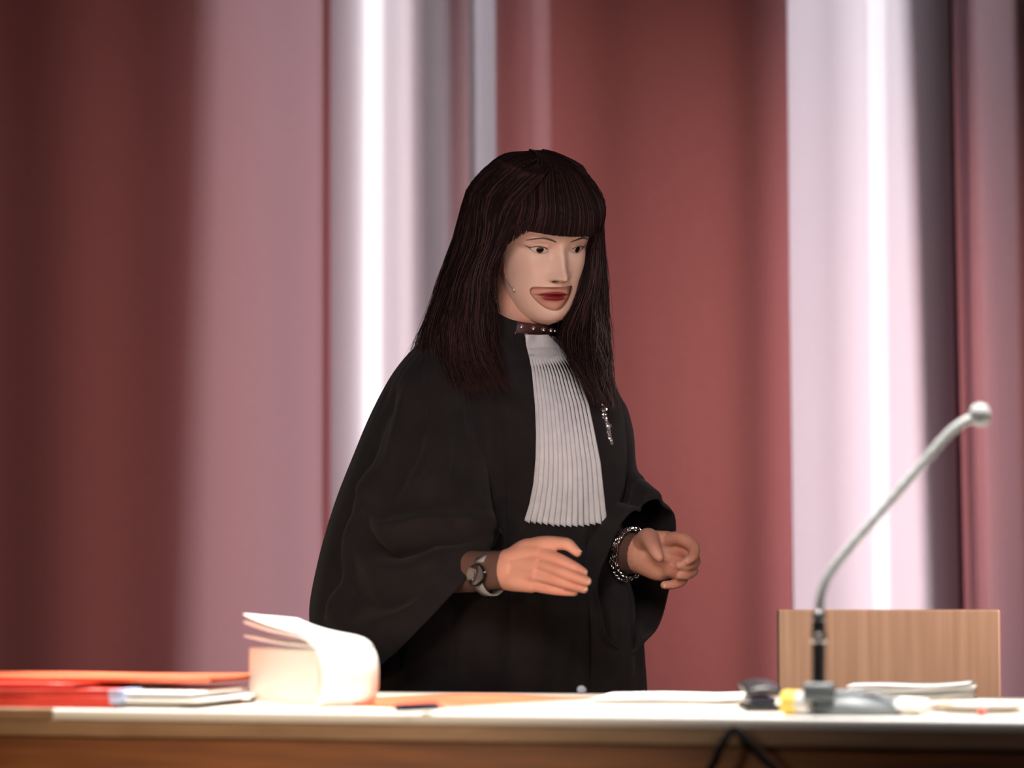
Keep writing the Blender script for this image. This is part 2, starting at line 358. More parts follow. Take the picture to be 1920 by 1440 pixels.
# ---- body: one mesh holding head, neck, trunk, arms and hands
class Parts:
    def __init__(s): s.v, s.f = [], []
    def add(s, P, wrap=True):
        P = np.asarray(P); off = sum(len(a) for a in s.v); nr, nc = P.shape[:2]
        s.v.append(P.reshape(-1, 3)); s.f += gridfaces(nr, nc, wrap, off)
        s.f += [tuple(off+j for j in range(nc))[::-1], tuple(off+(nr-1)*nc+j for j in range(nc))]
    def limb(s, pts, rad, nc=16, n=None, flat=1.0, up=None):
        q = np.hstack([np.asarray(pts, float), np.asarray(rad, float)[:, None]]); q = smoothpath(q, n or len(pts)*7)
        p, r = q[:, :3], q[:, 3]; d0 = p[0]-p[1]; d0 /= np.linalg.norm(d0); d1 = p[-1]-p[-2]; d1 /= np.linalg.norm(d1)
        k = (.35, .7, .92); a = [(p[0]+d0*r[0]*t, r[0]*math.sqrt(1-t*t)) for t in k[::-1]]; b = [(p[-1]+d1*r[-1]*t, r[-1]*math.sqrt(1-t*t)) for t in k]
        p = np.vstack([[x[0] for x in a], p, [x[0] for x in b]]); r = np.hstack([[x[1] for x in a], r, [x[1] for x in b]])
        s.add(tube_rings(p, r, nc, flat, up))
def remesh(parts, voxel, smooth=4):
    me = bpy.data.meshes.new('tmp'); me.from_pydata(np.vstack(parts.v).tolist(), [], parts.f); o = bpy.data.objects.new('tmp', me); C.objects.link(o)
    q = o.modifiers.new('r', 'REMESH'); q.mode = 'VOXEL'; q.voxel_size = voxel
    q = o.modifiers.new('s', 'SMOOTH'); q.iterations = smooth; q.factor = .5
    dg = bpy.context.evaluated_depsgraph_get(); ev = o.evaluated_get(dg).to_mesh()
    v = np.empty(len(ev.vertices)*3, np.float32); ev.vertices.foreach_get('co', v)
    f = [tuple(p.vertices) for p in ev.polygons]; v = v.reshape(-1, 3).copy()
    bpy.data.objects.remove(o); return v, f
def A(*t): return [at(*q) for q in t]
# right hand (picture left), back of the hand to the camera, thumb on top
RW = (948, 1069, -.300)
rh = Parts()
rh.limb(A((700, 1045, -.110), (790, 1062, -.190), (880, 1071, -.262), (930, 1069, -.292), (955, 1069, -.305)), (.040, .036, .0285, .0255, .026), nc=20, flat=.80, up=(0, 0, 1))
MC = {'index': (1012, 1037, -.336), 'middle': (1010, 1057, -.340), 'ring': (1004, 1077, -.338), 'little': (996, 1096, -.330)}
for k, c in MC.items():   # palm
    rh.limb(A((952, 1052+ (c[1]-1037)*.55, -.303), ((952+c[0])/2-3, (1052+c[1])/2+ (c[1]-1037)*.27-2, -.318), c), (.0165, .0158, .0115))
rh.limb(A((960, 1075, -.30), (995, 1085, -.318), (1010, 1080, -.322)), (.018, .017, .012))
rh.limb(A((962, 1048, -.300), (990, 1030, -.318), (1010, 1030, -.326)), (.016, .015, .011))
FR = {'index': [MC['index'], (1045, 1048, -.356), (1075, 1062, -.366), (1094, 1073, -.366)],
      'middle': [MC['middle'], (1046, 1069, -.362), (1079, 1082, -.372), (1101, 1090, -.371)],
      'ring': [MC['ring'], (1040, 1086, -.356), (1072, 1097, -.364), (1095, 1104, -.362)],
      'little': [MC['little'], (1026, 1104, -.344), (1055, 1109, -.350), (1077, 1111, -.349)]}
for k, r in (('index', (.0098, .0086, .0074, .0063)), ('middle', (.0098, .0088, .0076, .0064)), ('ring', (.0095, .0084, .0072, .0062)), ('little', (.0088, .0072, .0062, .0054))):
    rh.limb(A(*FR[k]), r)
rh.limb(A((968, 1046, -.302), (1000, 1027, -.322), (1024, 1019, -.338), (1052, 1019, -.350), (1066, 1022, -.354), (1082, 1036, -.356)), (.0165, .0135, .0102, .0088, .0084, .0064))
# left hand (picture right), palm to the camera, fingers curled
lh = Parts()
lh.limb(A((1080, 1000, .060), (1130, 1024, -.000), (1175, 1036, -.050), (1200, 1039, -.075)), (.040, .034, .0295, .0275), nc=20, flat=.8, up=(0, 0, 1))
ML = {'index': (1252, 1012, -.105), 'middle': (1260, 1032, -.100), 'ring': (1258, 1052, -.102), 'little': (1250, 1070, -.108)}
for k, c in ML.items():
    lh.limb(A((1203, 1023+(c[1]-1012)*.60, -.074), ((1198+c[0])/2, (1020+c[1])/2+(c[1]-1012)*.28, -.092), c), (.0155, .0160, .0125))
lh.limb(A((1212, 1057, -.084), (1235, 1068, -.104), (1250, 1068, -.112)), (.018, .0165, .012))
FL = {'index': [ML['index'], (1278, 1010, -.135), (1300, 1025, -.158), (1299, 1043, -.178), (1288, 1052, -.188)],
      'middle': [ML['middle'], (1288, 1036, -.130), (1303, 1052, -.152), (1290, 1062, -.176), (1274, 1060, -.186)],
      'ring': [ML['ring'], (1284, 1060, -.130), (1299, 1070, -.152), (1288, 1078, -.172), (1274, 1079, -.180)],
      'little': [ML['little'], (1270, 1078, -.132), (1281, 1086, -.150), (1266, 1095, -.162), (1246, 1097, -.166)]}
for k, r in (('index', (.0108, .0098, .0088, .0076, .0066)), ('middle', (.0105, .0094, .0084, .0074, .0064)), ('ring', (.010, .0090, .0080, .0070, .0062)), ('little', (.009, .0080, .0074, .0068, .0060))):
    lh.limb(A(*FL[k]), r)
lh.limb(A((1208, 1019, -.085), (1216, 1009, -.112), (1223, 1022, -.142), (1229, 1034, -.156), (1236, 1045, -.162)), (.017, .0145, .0105, .0092, .0072))
RAW_L = np.vstack(lh.v); rv, rf = remesh(rh, .0016, 5); lv, lf = remesh(lh, .0016, 5)
def undersleeve(v, f, axis_pt, axis_dir, cut):
    v = np.asarray(v); t = (v-axis_pt)@axis_dir; sel = [q for q in f if all(t[i] < cut for i in q)]
    used = sorted({i for q in sel for i in q}); ix = {a: k for k, a in enumerate(used)}
    o = mesh('undersleeve', v[used], [tuple(ix[i] for i in q) for q in sel], m_sheerblack, person)
    n = np.empty(len(used)*3, np.float32); o.data.update(); o.data.vertices.foreach_get('normal', n); vv_ = v[used]+.0013*n.reshape(-1, 3); o.data.vertices.foreach_set('co', vv_.astype(np.float32).ravel()); o.data.update()
    o['label'] = 'thin sheer dark undersleeve'; return o
m_sheerblack = bpy.data.materials.new('sheer_mesh'); m_sheerblack.use_nodes = True; nt = m_sheerblack.node_tree; b_ = nt.nodes['Principled BSDF']; b_.inputs['Base Color'].default_value = (.030, .022, .019, 1); b_.inputs['Roughness'].default_value = .8; b_.inputs['Alpha'].default_value = .60
for v_, f_, p0_, p1_, ct in ((rv, rf, at(880, 1071, -.262), at(951, 1069, -.304), None), (lv, lf, at(1140, 1028, -.012), at(1199, 1039, -.078), None)):
    ax_ = p1_-p0_; L_ = np.linalg.norm(ax_); undersleeve(v_, f_, p0_, ax_/L_, L_)
# trunk, upper arms, legs, neck (under the robe)
tr = Parts(); fwd = np.array((math.sin(math.radians(32)), -math.cos(math.radians(32)), 0)); lat = np.array((math.cos(math.radians(32)), math.sin(math.radians(32)), 0))
def body_pt(px, py, l=0, f=0): return at(px, py, 0)+lat*l+fwd*f
tr.limb([body_pt(950, 1275), body_pt(955, 1180), body_pt(958, 1060), body_pt(960, 960), body_pt(962, 860), body_pt(958, 780), body_pt(956, 730)], (.150, .145, .112, .120, .132, .118, .07), nc=28, flat=.68, up=tuple(lat))
for s, el in ((-1, (712, 1048, -.115)), (1, (1088, 1002, .055))):
    sh = body_pt(955, 752, s*.132)
    tr.limb([body_pt(956, 725, s*.05), sh, (sh+at(*el))/2, at(*el)], (.05, .046, .043, .040))
    hip = body_pt(950, 1290, s*.085); kn = np.array((hip[0]+.01, hip[1]-.01, .46)); an = np.array((hip[0], hip[1]+.02, .09))
    tr.limb([hip, kn, an], (.085, .058, .040)); tr.limb([an-np.array((0, 0, .03)), an+fwd*.09-np.array((0, 0, .05)), an+fwd*.15-np.array((0, 0, .06))], (.040, .034, .025))
NB, NT = at(955, 665, .015), at(982, 545, .0)
tr.limb([NB-(0, 0, .05), NB, at(962, 615, .0), NT, NT+(.01, 0, .03)], (.075, .060, .0520, .052, .050), nc=28)
tv, tf = remesh(tr, .007, 6)
nr, nc = 300, 260
Zh = np.linspace(.1155, -.1225, nr)[:, None]; Th = np.linspace(-np.pi, np.pi, nc, endpoint=False)
Th = Th-.35*np.sin(Th); Th = Th[None, :]
hv = surf(Th, Zh, .0042, True)
for s in (-1, 1):
    D, _ = sdf(almond(s)*np.array((1, 1)), hv[..., 0], hv[..., 2]); hv[..., 1] += np.where(hv[..., 1] < 0, .011*sstep(.004, -.001, D), 0)
hcol = np.tile(SKIN*.93, (nr, nc, 1)); u, v = hv[..., 0], hv[..., 2]
ul = u+.003; vl = v+4.5*ul*ul
lipd = np.minimum(np.hypot(ul/.0255, (vl+.0672)/.0044), np.hypot(ul/.0205, (vl+.0720)/.0054)); la = (sstep(1.15, .70, lipd)*(hv[..., 1] < 0))[..., None]
hcol = hcol*(1-la)+np.array(s2l((136, 30, 30)))*la
sl = (np.exp(-((vl+.0690)/.0010)**2)*sstep(.025, .019, np.abs(ul))*(hv[..., 1] < 0))[..., None]*.8
hcol = hcol*(1-sl)+np.array(s2l((70, 10, 12)))*sl
hf = gridfaces(nr, nc, True)+[tuple(range(nc))[::-1], tuple(range((nr-1)*nc, nr*nc))]
vs, fs, cs = [], [], []
def push(v, f, c):
    off = sum(len(a) for a in vs); vs.append(np.asarray(v)); fs.extend([tuple(off+i for i in q) for q in f]); cs.append(np.broadcast_to(c, (len(v), 3)))
push(hw(hv.reshape(-1, 3)), hf, hcol.reshape(-1, 3))
push(tv, tf, SKIN); 
def handcol(v, knuckles):
    c = np.tile(SKIN, (len(v), 1)); red = np.array(s2l((200, 118, 96)))
    for k in knuckles:
        a = .5*np.exp(-((v-np.array(k))**2).sum(1)/.010**2); c = c*(1-a[:, None])+red*a[:, None]
    return c
push(rv, rf, handcol(rv, A(*[q for k in FR.values() for q in k[:3]]))); push(lv, lf, handcol(lv, A(*[q for k in FL.values() for q in k[1:4]])))
# ears
for s in (-1, 1):
    e = np.array([[(s*(.066+.010*math.sin(p*math.pi)*(1-.3*math.cos(t))), .008+.017*math.cos(t)*math.sin(p*math.pi), -.012+.030*math.sin(t)*math.sin(p*math.pi)) for t in np.linspace(0, 2*math.pi, 20, endpoint=False)] for p in np.linspace(.06, .62, 8)])
    push(hw(e.reshape(-1, 3)), gridfaces(8, 20, True), SKIN)
body = mesh('body', np.vstack(vs), fs, m_skin, person); setcol(body, np.vstack(cs))
# ---- eyes
m_eye = colmat('eyeball', .12, .5)
for s in (-1, 1):
    n1, n2 = 34, 48; rho = np.linspace(.001, 1, n1)[:, None]; be = np.linspace(0, 2*np.pi, n2, endpoint=False)[None, :]
    du, dv = .0166*rho*np.cos(be), .0088*rho*np.sin(be)
    P = surf(th_of(s*ECX+du, dv), dv); P[..., 1] += .0022-.0015*(1-rho**2)
    d = np.hypot(du-(.0012 if s > 0 else -.0006), dv+.0004)
    col = np.tile(np.array(s2l((196, 176, 166))), (n1, n2, 1)); ir = sstep(.0054, .0049, d)[..., None]; col = col*(1-ir)+np.array(s2l((44, 25, 18)))*ir
    pu = sstep(.0026, .0021, d)[..., None]; col = col*(1-pu)+.004*pu
    o = grid('eye', hw(P.reshape(-1, 3)).reshape(n1, n2, 3), m_eye, person, wrap=True); setcol(o, col.reshape(-1, 3))
    q = o.modifiers.new('depth', 'SOLIDIFY'); q.thickness = .003; q.offset = 1
# ---- finger nails
m_nail = mat('nail', s2l((226, 176, 160)), .25)
def nail(p0, p1, nrm, wd, ln, lift):
    p0, p1 = np.array(p0), np.array(p1); t = p1-p0; t /= np.linalg.norm(t); n = np.array(nrm, float); n -= t*np.dot(n, t); n /= np.linalg.norm(n); b = np.cross(t, n)
    P = [[p1+t*(i*ln-.35*ln)+b*j*wd*(1-.25*i*i)+n*(lift-.35*wd*j*j) for j in np.linspace(-1, 1, 7)] for i in np.linspace(-1, 1, 7)]
    o = grid('fingernail', P, m_nail, body); q = o.modifiers.new('t', 'SOLIDIFY'); q.thickness = .0007; return o
for k, r in (('index', .0063), ('middle', .0064), ('ring', .0062)):
    a, b_ = A(*FR[k][-2:]); nail(a, b_, (.25, -1, .25), .0048, .0055, r*.93)
a, b_ = A((1066, 1022, -.354), (1082, 1036, -.356)); nail(a, b_, (.75, -.15, .65), .0050, .0065, .0060)
a, b_ = A(*FL['little'][-2:]); nail(a, b_, (-.1, -.9, -.4), .0042, .0048, .0056)
# ---------------------------------------------------------------- robe
m_robe = noise_col(mat('black_wool', (.011, .0088, .0098), .85, spec=.10, Sheen_Weight=.05, Sheen_Roughness=.5), 30, (.0125, .0100, .0110), (.0165, .0130, .0142), bump=.5, bscale=900)
def loft(name, rings, n=80, nc=96, m=None, parent=None, thick=.0025, fold=None, half=1.):
    """rings: rows of (upper px, py, Y | lower px, py, Y | minor vector) interpolated smoothly"""
    q = []
    for U, Lo, mn in rings: q.append(np.hstack([at(*U), at(*Lo), mn]))
    q = smoothpath(np.array(q), n); a = np.linspace(0, 2*np.pi, nc, endpoint=False); P = np.zeros((n, nc, 3))
    for i in range(n):
        c = (q[i, :3]+q[i, 3:6])/2; h = (q[i, :3]-q[i, 3:6])/2
        r = 1+(fold(a, i/(n-1)) if fold else 0)
        P[i] = c+(np.cos(a)*r)[:, None]*h+(np.where(np.sin(a) > 0, half, 1.)*np.sin(a)*r)[:, None]*q[i, 6:9]
    o = grid(name, P, m, parent, wrap=True)
    if thick: mod = o.modifiers.new('thick', 'SOLIDIFY'); mod.thickness = thick; mod.offset = -1
    return o, P
RB = [(633, 960, -.005, .055, .053, .060), (646, 957, .002, .082, .062, .072), (668, 955, .004, .122, .076, .088), (700, 957, .002, .156, .094, .100), (760, 960, 0, .172, .116, .108),
      (830, 965, 0, .170, .138, .108), (900, 967, 0, .165, .142, .106), (980, 965, 0, .160, .135, .105), (1060, 961, 0, .164, .136, .112), (1160, 948, 0, .200, .146, .122), (1295, 943, 0, .212, .156, .135)]
rr = []
for py, px, Y, a, bf, bb in RB:
    c = at(px, py, Y); rr.append((*c, a, bf, bb))
cb = np.array(rr[-1]); rr += [(cb[0], cb[1], .45, .235, .19, .18), (cb[0], cb[1], .03, .275, .235, .235)]
q = smoothpath(np.array(rr), 150); nc = 220; an = np.linspace(0, 2*np.pi, nc, endpoint=False); P = np.zeros((150, nc, 3))
for i in range(150):
    dn = sstep(.30, 1.0, i/149); up = i/149
    fo = 1+dn*(.030*np.sin(an*9+1.3+2*up)+.018*np.sin(an*17+.4))+.010*np.sin(an*6+up*9)*sstep(.12, .3, up)
    s, c = np.sin(an), np.cos(an)
    P[i] = q[i, :3]+(q[i, 3]*s*fo)[:, None]*lat+(np.where(c > 0, q[i, 4], q[i, 5])*c*fo)[:, None]*fwd
robe = grid('robe', P, m_robe, person, wrap=True); robe['label'] = 'black wool robe with wide sleeves'
mod = robe.modifiers.new('thick', 'SOLIDIFY'); mod.thickness = .003; mod.offset = -1
RBVH = BVHTree.FromPolygons([V(v) for v in P.reshape(-1, 3)], gridfaces(150, nc, True))
def proj(Q):
    d = Q-CAM; y = d[..., 1]*math.cos(TILT)+d[..., 2]*math.sin(TILT); z = -d[..., 1]*math.sin(TILT)+d[..., 2]*math.cos(TILT)
    return np.stack([960+F*d[..., 0]/y, 720-F*z/y], -1)
def drapes(o, P, curves, push=(0, -1, 0)):
    """model soft ridges and valleys into the cloth along given lines (amplitude m, half width px)"""
    me = o.data; v = P.reshape(-1, 3).copy(); n = np.empty(len(v)*3, np.float32); me.update(); me.vertices.foreach_get('normal', n); n = n.reshape(-1, 3)
    if (n*np.array(push)).sum(1)[np.argmin(v[:, 1])] < 0: n = -n
    pq = proj(v); front = sstep(.15, -.45, n[:, 1]); d_ = np.zeros(len(v))
    for pts, amp, wd in curves:
        q = smoothpath(np.array(pts, float), 60); best = np.full(len(v), 1e9); bt = np.zeros(len(v))
        for i, c in enumerate(q):
            dd = np.hypot(pq[:, 0]-c[0], pq[:, 1]-c[1]); m_ = dd < best; best[m_] = dd[m_]; bt[m_] = i/59
        d_ += 1.35*amp*np.exp(-(best/wd)**2)*np.sin(np.pi*np.clip(bt*.92+.04, 0, 1))**.5
    v += (front*d_)[:, None]*n; me.vertices.foreach_set('co', v.astype(np.float32).ravel()); me.update()
def fold_r(a, s):
    k = sstep(.10, .5, s)
    k = k*(1-.85*np.clip(-np.cos(a), 0, 1)**2)
    return k*(.034*np.sin(a*5+2.2+s*3.0)+.030*np.abs(np.sin(a*4.5-s*3+.5))+.035*np.sin(a*3+s*6+1)+.016*np.sin(a*14+s*4))+.018*(1-sstep(.25, .45, s))*sstep(.06, .16, s)*np.sin(a*26)
sl_r, PR = loft('sleeve', [((850, 650, -.045), (835, 652, -.045), (0, .010, 0)), ((874, 660, -.060), (800, 640, -.050), (0, .060, .01)), ((888, 720, -.075), (748, 692, -.065), (0, .085, .01)), ((892, 790, -.090), (700, 776, -.075), (-.01, .095, .01)),
     ((902, 865, -.115), (662, 868, -.085), (-.015, .108, .01)), ((912, 925, -.140), (630, 955, -.100), (-.02, .118, .01)), ((922, 968, -.165), (601, 1062, -.115), (-.02, .122, .015)),
     ((928, 994, -.190), (586, 1158, -.130), (-.015, .115, .02)), ((931, 1006, -.205), (606, 1216, -.160), (0, .105, .02)), ((931, 1012, -.212), (688, 1262, -.185), (.0, .096, .015))], n=110, m=m_robe, parent=robe, fold=fold_r, thick=.003)
def fold_l(a, s):
    k = sstep(.12, .5, s); return k*(.026*np.sin(a*5+.6+s*3)+.020*np.sin(a*8-s*4))+.015*(1-sstep(.25, .45, s))*sstep(.06, .16, s)*np.sin(a*24)
sl_l, PL = loft('sleeve', [((1092, 668, .060), (1080, 674, .060), (0, .010, 0)), ((1124, 680, .070), (1056, 730, .055), (0, .060, 0)), ((1158, 742, .080), (1060, 790, .055), (0, .082, 0)), ((1182, 806, .085), (1064, 860, .055), (0, .085, 0)),
     ((1189, 876, .080), (1066, 950, .040), (.010, .092, 0)), ((1202, 905, .050), (1078, 1050, .020), (.020, .094, 0)), ((1216, 918, .015), (1112, 1160, -.005), (.046, .100, 0)), ((1232, 930, -.015), (1160, 1216, -.025), (.060, .100, 0)), ((1234, 938, -.025), (1186, 1220, -.035), (.066, .098, 0))], n=100, m=m_robe, parent=robe, fold=fold_l, thick=.003, half=.62)
drapes(sl_r, PR, [([(700, 900), (700, 965), (725, 1000), (810, 985), (925, 985)], .016, 20), ([(695, 950), (700, 1008), (730, 1036), (815, 1015), (915, 1004)], -.020, 15), ([(675, 1000), (705, 1065), (760, 1080), (830, 1050)], .014, 22),
    ([(635, 1060), (660, 1112), (720, 1130), (800, 1100)], -.012, 20), ([(740, 740), (700, 860), (650, 1000)], -.010, 12), ([(770, 720), (740, 850), (700, 950)], .009, 12), ([(800, 720), (790, 820), (740, 930)], -.009, 11), ([(838, 800), (822, 880), (780, 950)], .010, 18), ([(868, 840), (868, 890), (850, 940)], -.008, 14),
    ([(725, 790), (690, 920), (650, 1080), (625, 1160)], .010, 12), ([(700, 830), (640, 1000), (620, 1150)], -.010, 12), ([(650, 1100), (640, 1160), (680, 1210)], .010, 16)])
drapes(sl_l, PL, [([(1140, 720), (1150, 820), (1165, 900)], -.008, 10), ([(1165, 760), (1172, 850), (1180, 890)], .007, 10), ([(1140, 900), (1170, 930), (1235, 950)], -.010, 12), ([(1150, 870), (1190, 905), (1240, 930)], .008, 12)])
drapes(robe, P, [([(905, 690), (915, 820), (925, 960), (930, 1100), (925, 1290)], .010, 20), ([(940, 760), (950, 900), (955, 1100), (960, 1290)], -.008, 14), ([(1088, 1000), (1092, 1120), (1095, 1295)], .006, 9), ([(1100, 1000), (1104, 1120), (1107, 1295)], -.007, 8), ([(1150, 1000), (1160, 1150), (1172, 1295)], .008, 14), ([(1000, 1000), (1005, 1150), (1010, 1295)], .007, 20), ([(800, 1120), (780, 1200), (770, 1295)], .010, 18), ([(850, 1120), (845, 1200), (840, 1295)], -.008, 14)])
SBVH = [BVHTree.FromPolygons([V(v) for v in Q.reshape(-1, 3)], gridfaces(Q.shape[0], Q.shape[1], True)) for Q in (PR, PL)]
def cast(px, py, trees=(RBVH,), lift=0.):
    d = V(at(px, py, 0)-CAM).normalized(); best = None
    for t in trees:
        h = t.ray_cast(V(CAM), d)
        if h[0] is not None and (best is None or h[3] < best[3]): best = h
    return None if best is None else np.array(best[0]-d*lift)
# ---------------------------------------------------------------- pleated bib
m_bib = noise_col(mat('white_linen', (.58, .57, .60), .8, spec=.2), 60, (.545, .535, .56), (.61, .60, .63), bump=.3, bscale=1200)
def curve_at(pts, y):
    p = np.array(pts, float); return np.interp(y, p[:, 1], p[:, 0])
LE = [(984, 620), (987, 645), (993, 672), (998, 705), (1003, 760), (1005, 815), (1004, 860), (1000, 905), (992, 945), (983, 976)]
RE = [(1026, 626), (1046, 645), (1062, 665), (1084, 702), (1104, 757), (1117, 818), (1127, 868), (1132, 915), (1136, 950), (1140, 978)]
def bib_grid(v0, v1, nv, nu, pleats, amp, ext=(0, 0)):
    G = np.zeros((nv, nu, 3))
    for i, v in enumerate(np.linspace(v0, v1, nv)):
        y = 620+v*357; xl, xr = curve_at(LE, y), curve_at(RE, y)
        for j, u_ in enumerate(np.linspace(0, 1, nu)):
            zig = (5*((u_*14) % 1)-2.5)*sstep(.9, 1, v); sag = zig+10*math.exp(-((u_-.55)/.42)**2)*sstep(.5, 1, v)*1.0
            skew = 0
            px = xl+(xr-xl)*u_
            if y < 652:
                yh = .012+math.sqrt(max(1e-6, .0575**2-((px-966)/1300)**2)); k = sstep(620, 652, y); h = at(px, y, -yh*(1-k)+k*cast(px, 652, lift=.008)[1])
            else: h = cast(px, y+sag, lift=.004+.006*(1-sstep(652, 690, y)))
            ph = u_*pleats; fr = ph-math.floor(ph); saw = (fr/.86 if fr < .86 else (1-fr)/.14)
            G[i, j] = h-np.array((0, amp*saw*(.35+.65*sstep(.14, .5, v)), 0)) if pleats else h-np.array((0, .0015+.002*math.sin(u_*7+v*40), 0))
    return G
bg = bib_grid(.125, 1, 60, 14*9+1, 14, .0052)
bib = grid('pleated_bib', bg, m_bib, robe); bib['label'] = 'white pleated bib'
bb = grid('neck_band', bib_grid(.022, .145, 18, 30, 0, 0), m_bib, robe); bb['label'] = 'plain white band of the bib'
for o in (bib, bb): mod = o.modifiers.new('t', 'SOLIDIFY'); mod.thickness = .0014; mod.offset = 1
# ---------------------------------------------------------------- choker with studs
m_leather = mat('oxblood_leather', (.055, .012, .011), .45); m_stone = mat('rhinestone', (.85, .78, .80), .12, metal=.85); m_silver = mat('silver', (.72, .70, .68), .22, metal=1)
cc = at(966, 615, -.002); cax = np.array((.16, -.14, 1)); cax /= np.linalg.norm(cax); cu = np.cross(cax, (0, 1, 0)); cu /= np.linalg.norm(cu); cv = np.cross(cax, cu)
def ringpt(t, h, r): return cc+r*(math.cos(t)*cu+math.sin(t)*cv)+cax*h
prof = [(-.0128, .0555), (-.0120, .0570), (0, .0574), (.0120, .0570), (.0128, .0555), (.0120, .0540), (0, .0538), (-.0120, .0540), (-.0128, .0555)]
choker = grid('choker', [[ringpt(t, h, r) for t in np.linspace(0, 2*math.pi, 64, endpoint=False)] for h, r in prof], m_leather, person, wrap=True); choker['label'] = 'dark red choker with silver studs'
def stud_mesh():
    bm = bmesh.new(); bmesh.ops.create_icosphere(bm, subdivisions=2, radius=.0034); me = bpy.data.meshes.new('stud'); bm.to_mesh(me); bm.free(); me.materials.append(m_stone); return me
sm = stud_mesh()
for k in range(40):
    t = 2*math.pi*(k//2+.5*(k % 2))/20; o = bpy.data.objects.new('stud', sm); C.objects.link(o); o.parent = choker; o.location = V(ringpt(t, .0060 if k % 2 else -.0060, .0578)); o.scale = (1, 1, 1) if k % 2 else (1.2,)*3
# stand-up collar of the robe, open at the front
col = []
ts_ = np.linspace(0, 2*math.pi, 721)[:-1]; pr_ = [(ringpt(t, 0, .0635), proj(ringpt(t, 0, .0635))[0]) for t in ts_]
gap_ = np.array([p[1] < cc[1] and 967 < x < 1046 for p, x in pr_]); k0 = next(k for k in range(720) if gap_[k-1] and not gap_[k]); n_ = int((~gap_).sum())
for k in np.linspace(0, n_-1, 80).astype(int):
    t = ts_[(k0+k) % 720]; e_ = min(k, n_-1-k)/n_; up_ = .0135+.012*sstep(0, .18, e_)
    col.append([ringpt(t, h, .0630+.012*(1-j/5)**2) for j, h in enumerate(np.linspace(-.036, up_, 6))])
co = grid('collar', col, m_robe, robe); co.modifiers.new('t', 'SOLIDIFY').thickness = .002
# ---------------------------------------------------------------- wrist watch
m_dark = mat('dark_metal', (.05, .05, .05), .3, metal=.9); m_dial = mat('watch_dial', (.34, .29, .25), .4); m_strap = mat('pale_strap', (.30, .29, .29), .5); m_black = mat('black_plastic', (.015, .015, .017), .4)
m_glass = mat('watch_glass', (1, 1, 1), .03, Transmission_Weight=1.0, IOR=1.45)
w0, w1 = at(865, 1070, -.248), at(925, 1069, -.290); wax = w1-w0; wax /= np.linalg.norm(wax); wc = at(920, 1078, -.286)
wn = np.array((-.18, -1, .12)); wn -= wax*np.dot(wn, wax); wn /= np.linalg.norm(wn); wu = np.cross(wn, wax)
WM = Matrix(((wax[0], wu[0], wn[0]), (wax[1], wu[1], wn[1]), (wax[2], wu[2], wn[2])))
def put(o, loc): o.matrix_local = Matrix.Translation(V(loc)) @ WM.to_4x4(); return o
watch = put(bm_obj('watch', lathe_bm([(.0125, 0), (.0150, .0008), (.0156, .004), (.0151, .0060), (.0145, .0064), (.0138, .0060), (.0001, .0060)], 40), m_dark, person, True), wc+wn*.0238-wu*.004)
watch['label'] = 'round wrist watch with dark case and pale strap'
put(bm_obj('dial', lathe_bm([(.0136, .0), (.0136, .0007), (.0001, .0007)], 40), m_dial, watch), (0, 0, 0)).matrix_local = Matrix.Translation((0, 0, .0064))
bm_obj('crystal', lathe_bm([(.0138, .0), (.0136, .0003), (.0090, .0005), (.0001, .0006)], 40), m_glass, watch, True).matrix_local = Matrix.Translation((0, 0, .0076))
for ang, ln in ((.3, .0065), (1.2, .009)):
    bm_obj('watch_hand', box_bm((0, -.0004, 0), (ln, .0004, .0003)), m_silver, watch).matrix_local = Matrix.Translation((0, 0, .0072)) @ Matrix.Rotation(ang, 4, 'Z')
bm_obj('crown', lathe_bm([(.0016, 0), (.0019, .0008), (.0019, .0024), (.0014, .003)], 14), m_silver, watch, True).matrix_local = Matrix.Translation((.0152, .004, .004)) @ Matrix.Rotation(math.pi/2, 4, 'Y')
st = []
for t in np.linspace(.42, 2*math.pi-.42, 48):   # strap loops round the forearm, from lug to lug
    ctr = at(920, 1070, -.284)+wu*(.0282*math.sin(t))+wn*(.0250*math.cos(t))
    out = wu*math.sin(t)+wn*math.cos(t); wd = .0082
    st.append([ctr+wax*wd-wu*.004, ctr+wax*wd+out*.0018-wu*.004, ctr-wax*wd+out*.0018-wu*.004, ctr-wax*wd-wu*.004])
so = grid('strap', np.array(st), m_strap, watch, wrap=True, caps=True); so.matrix_parent_inverse = (Matrix.Translation(V(wc+wn*.0238-wu*.004)) @ WM.to_4x4()).inverted()
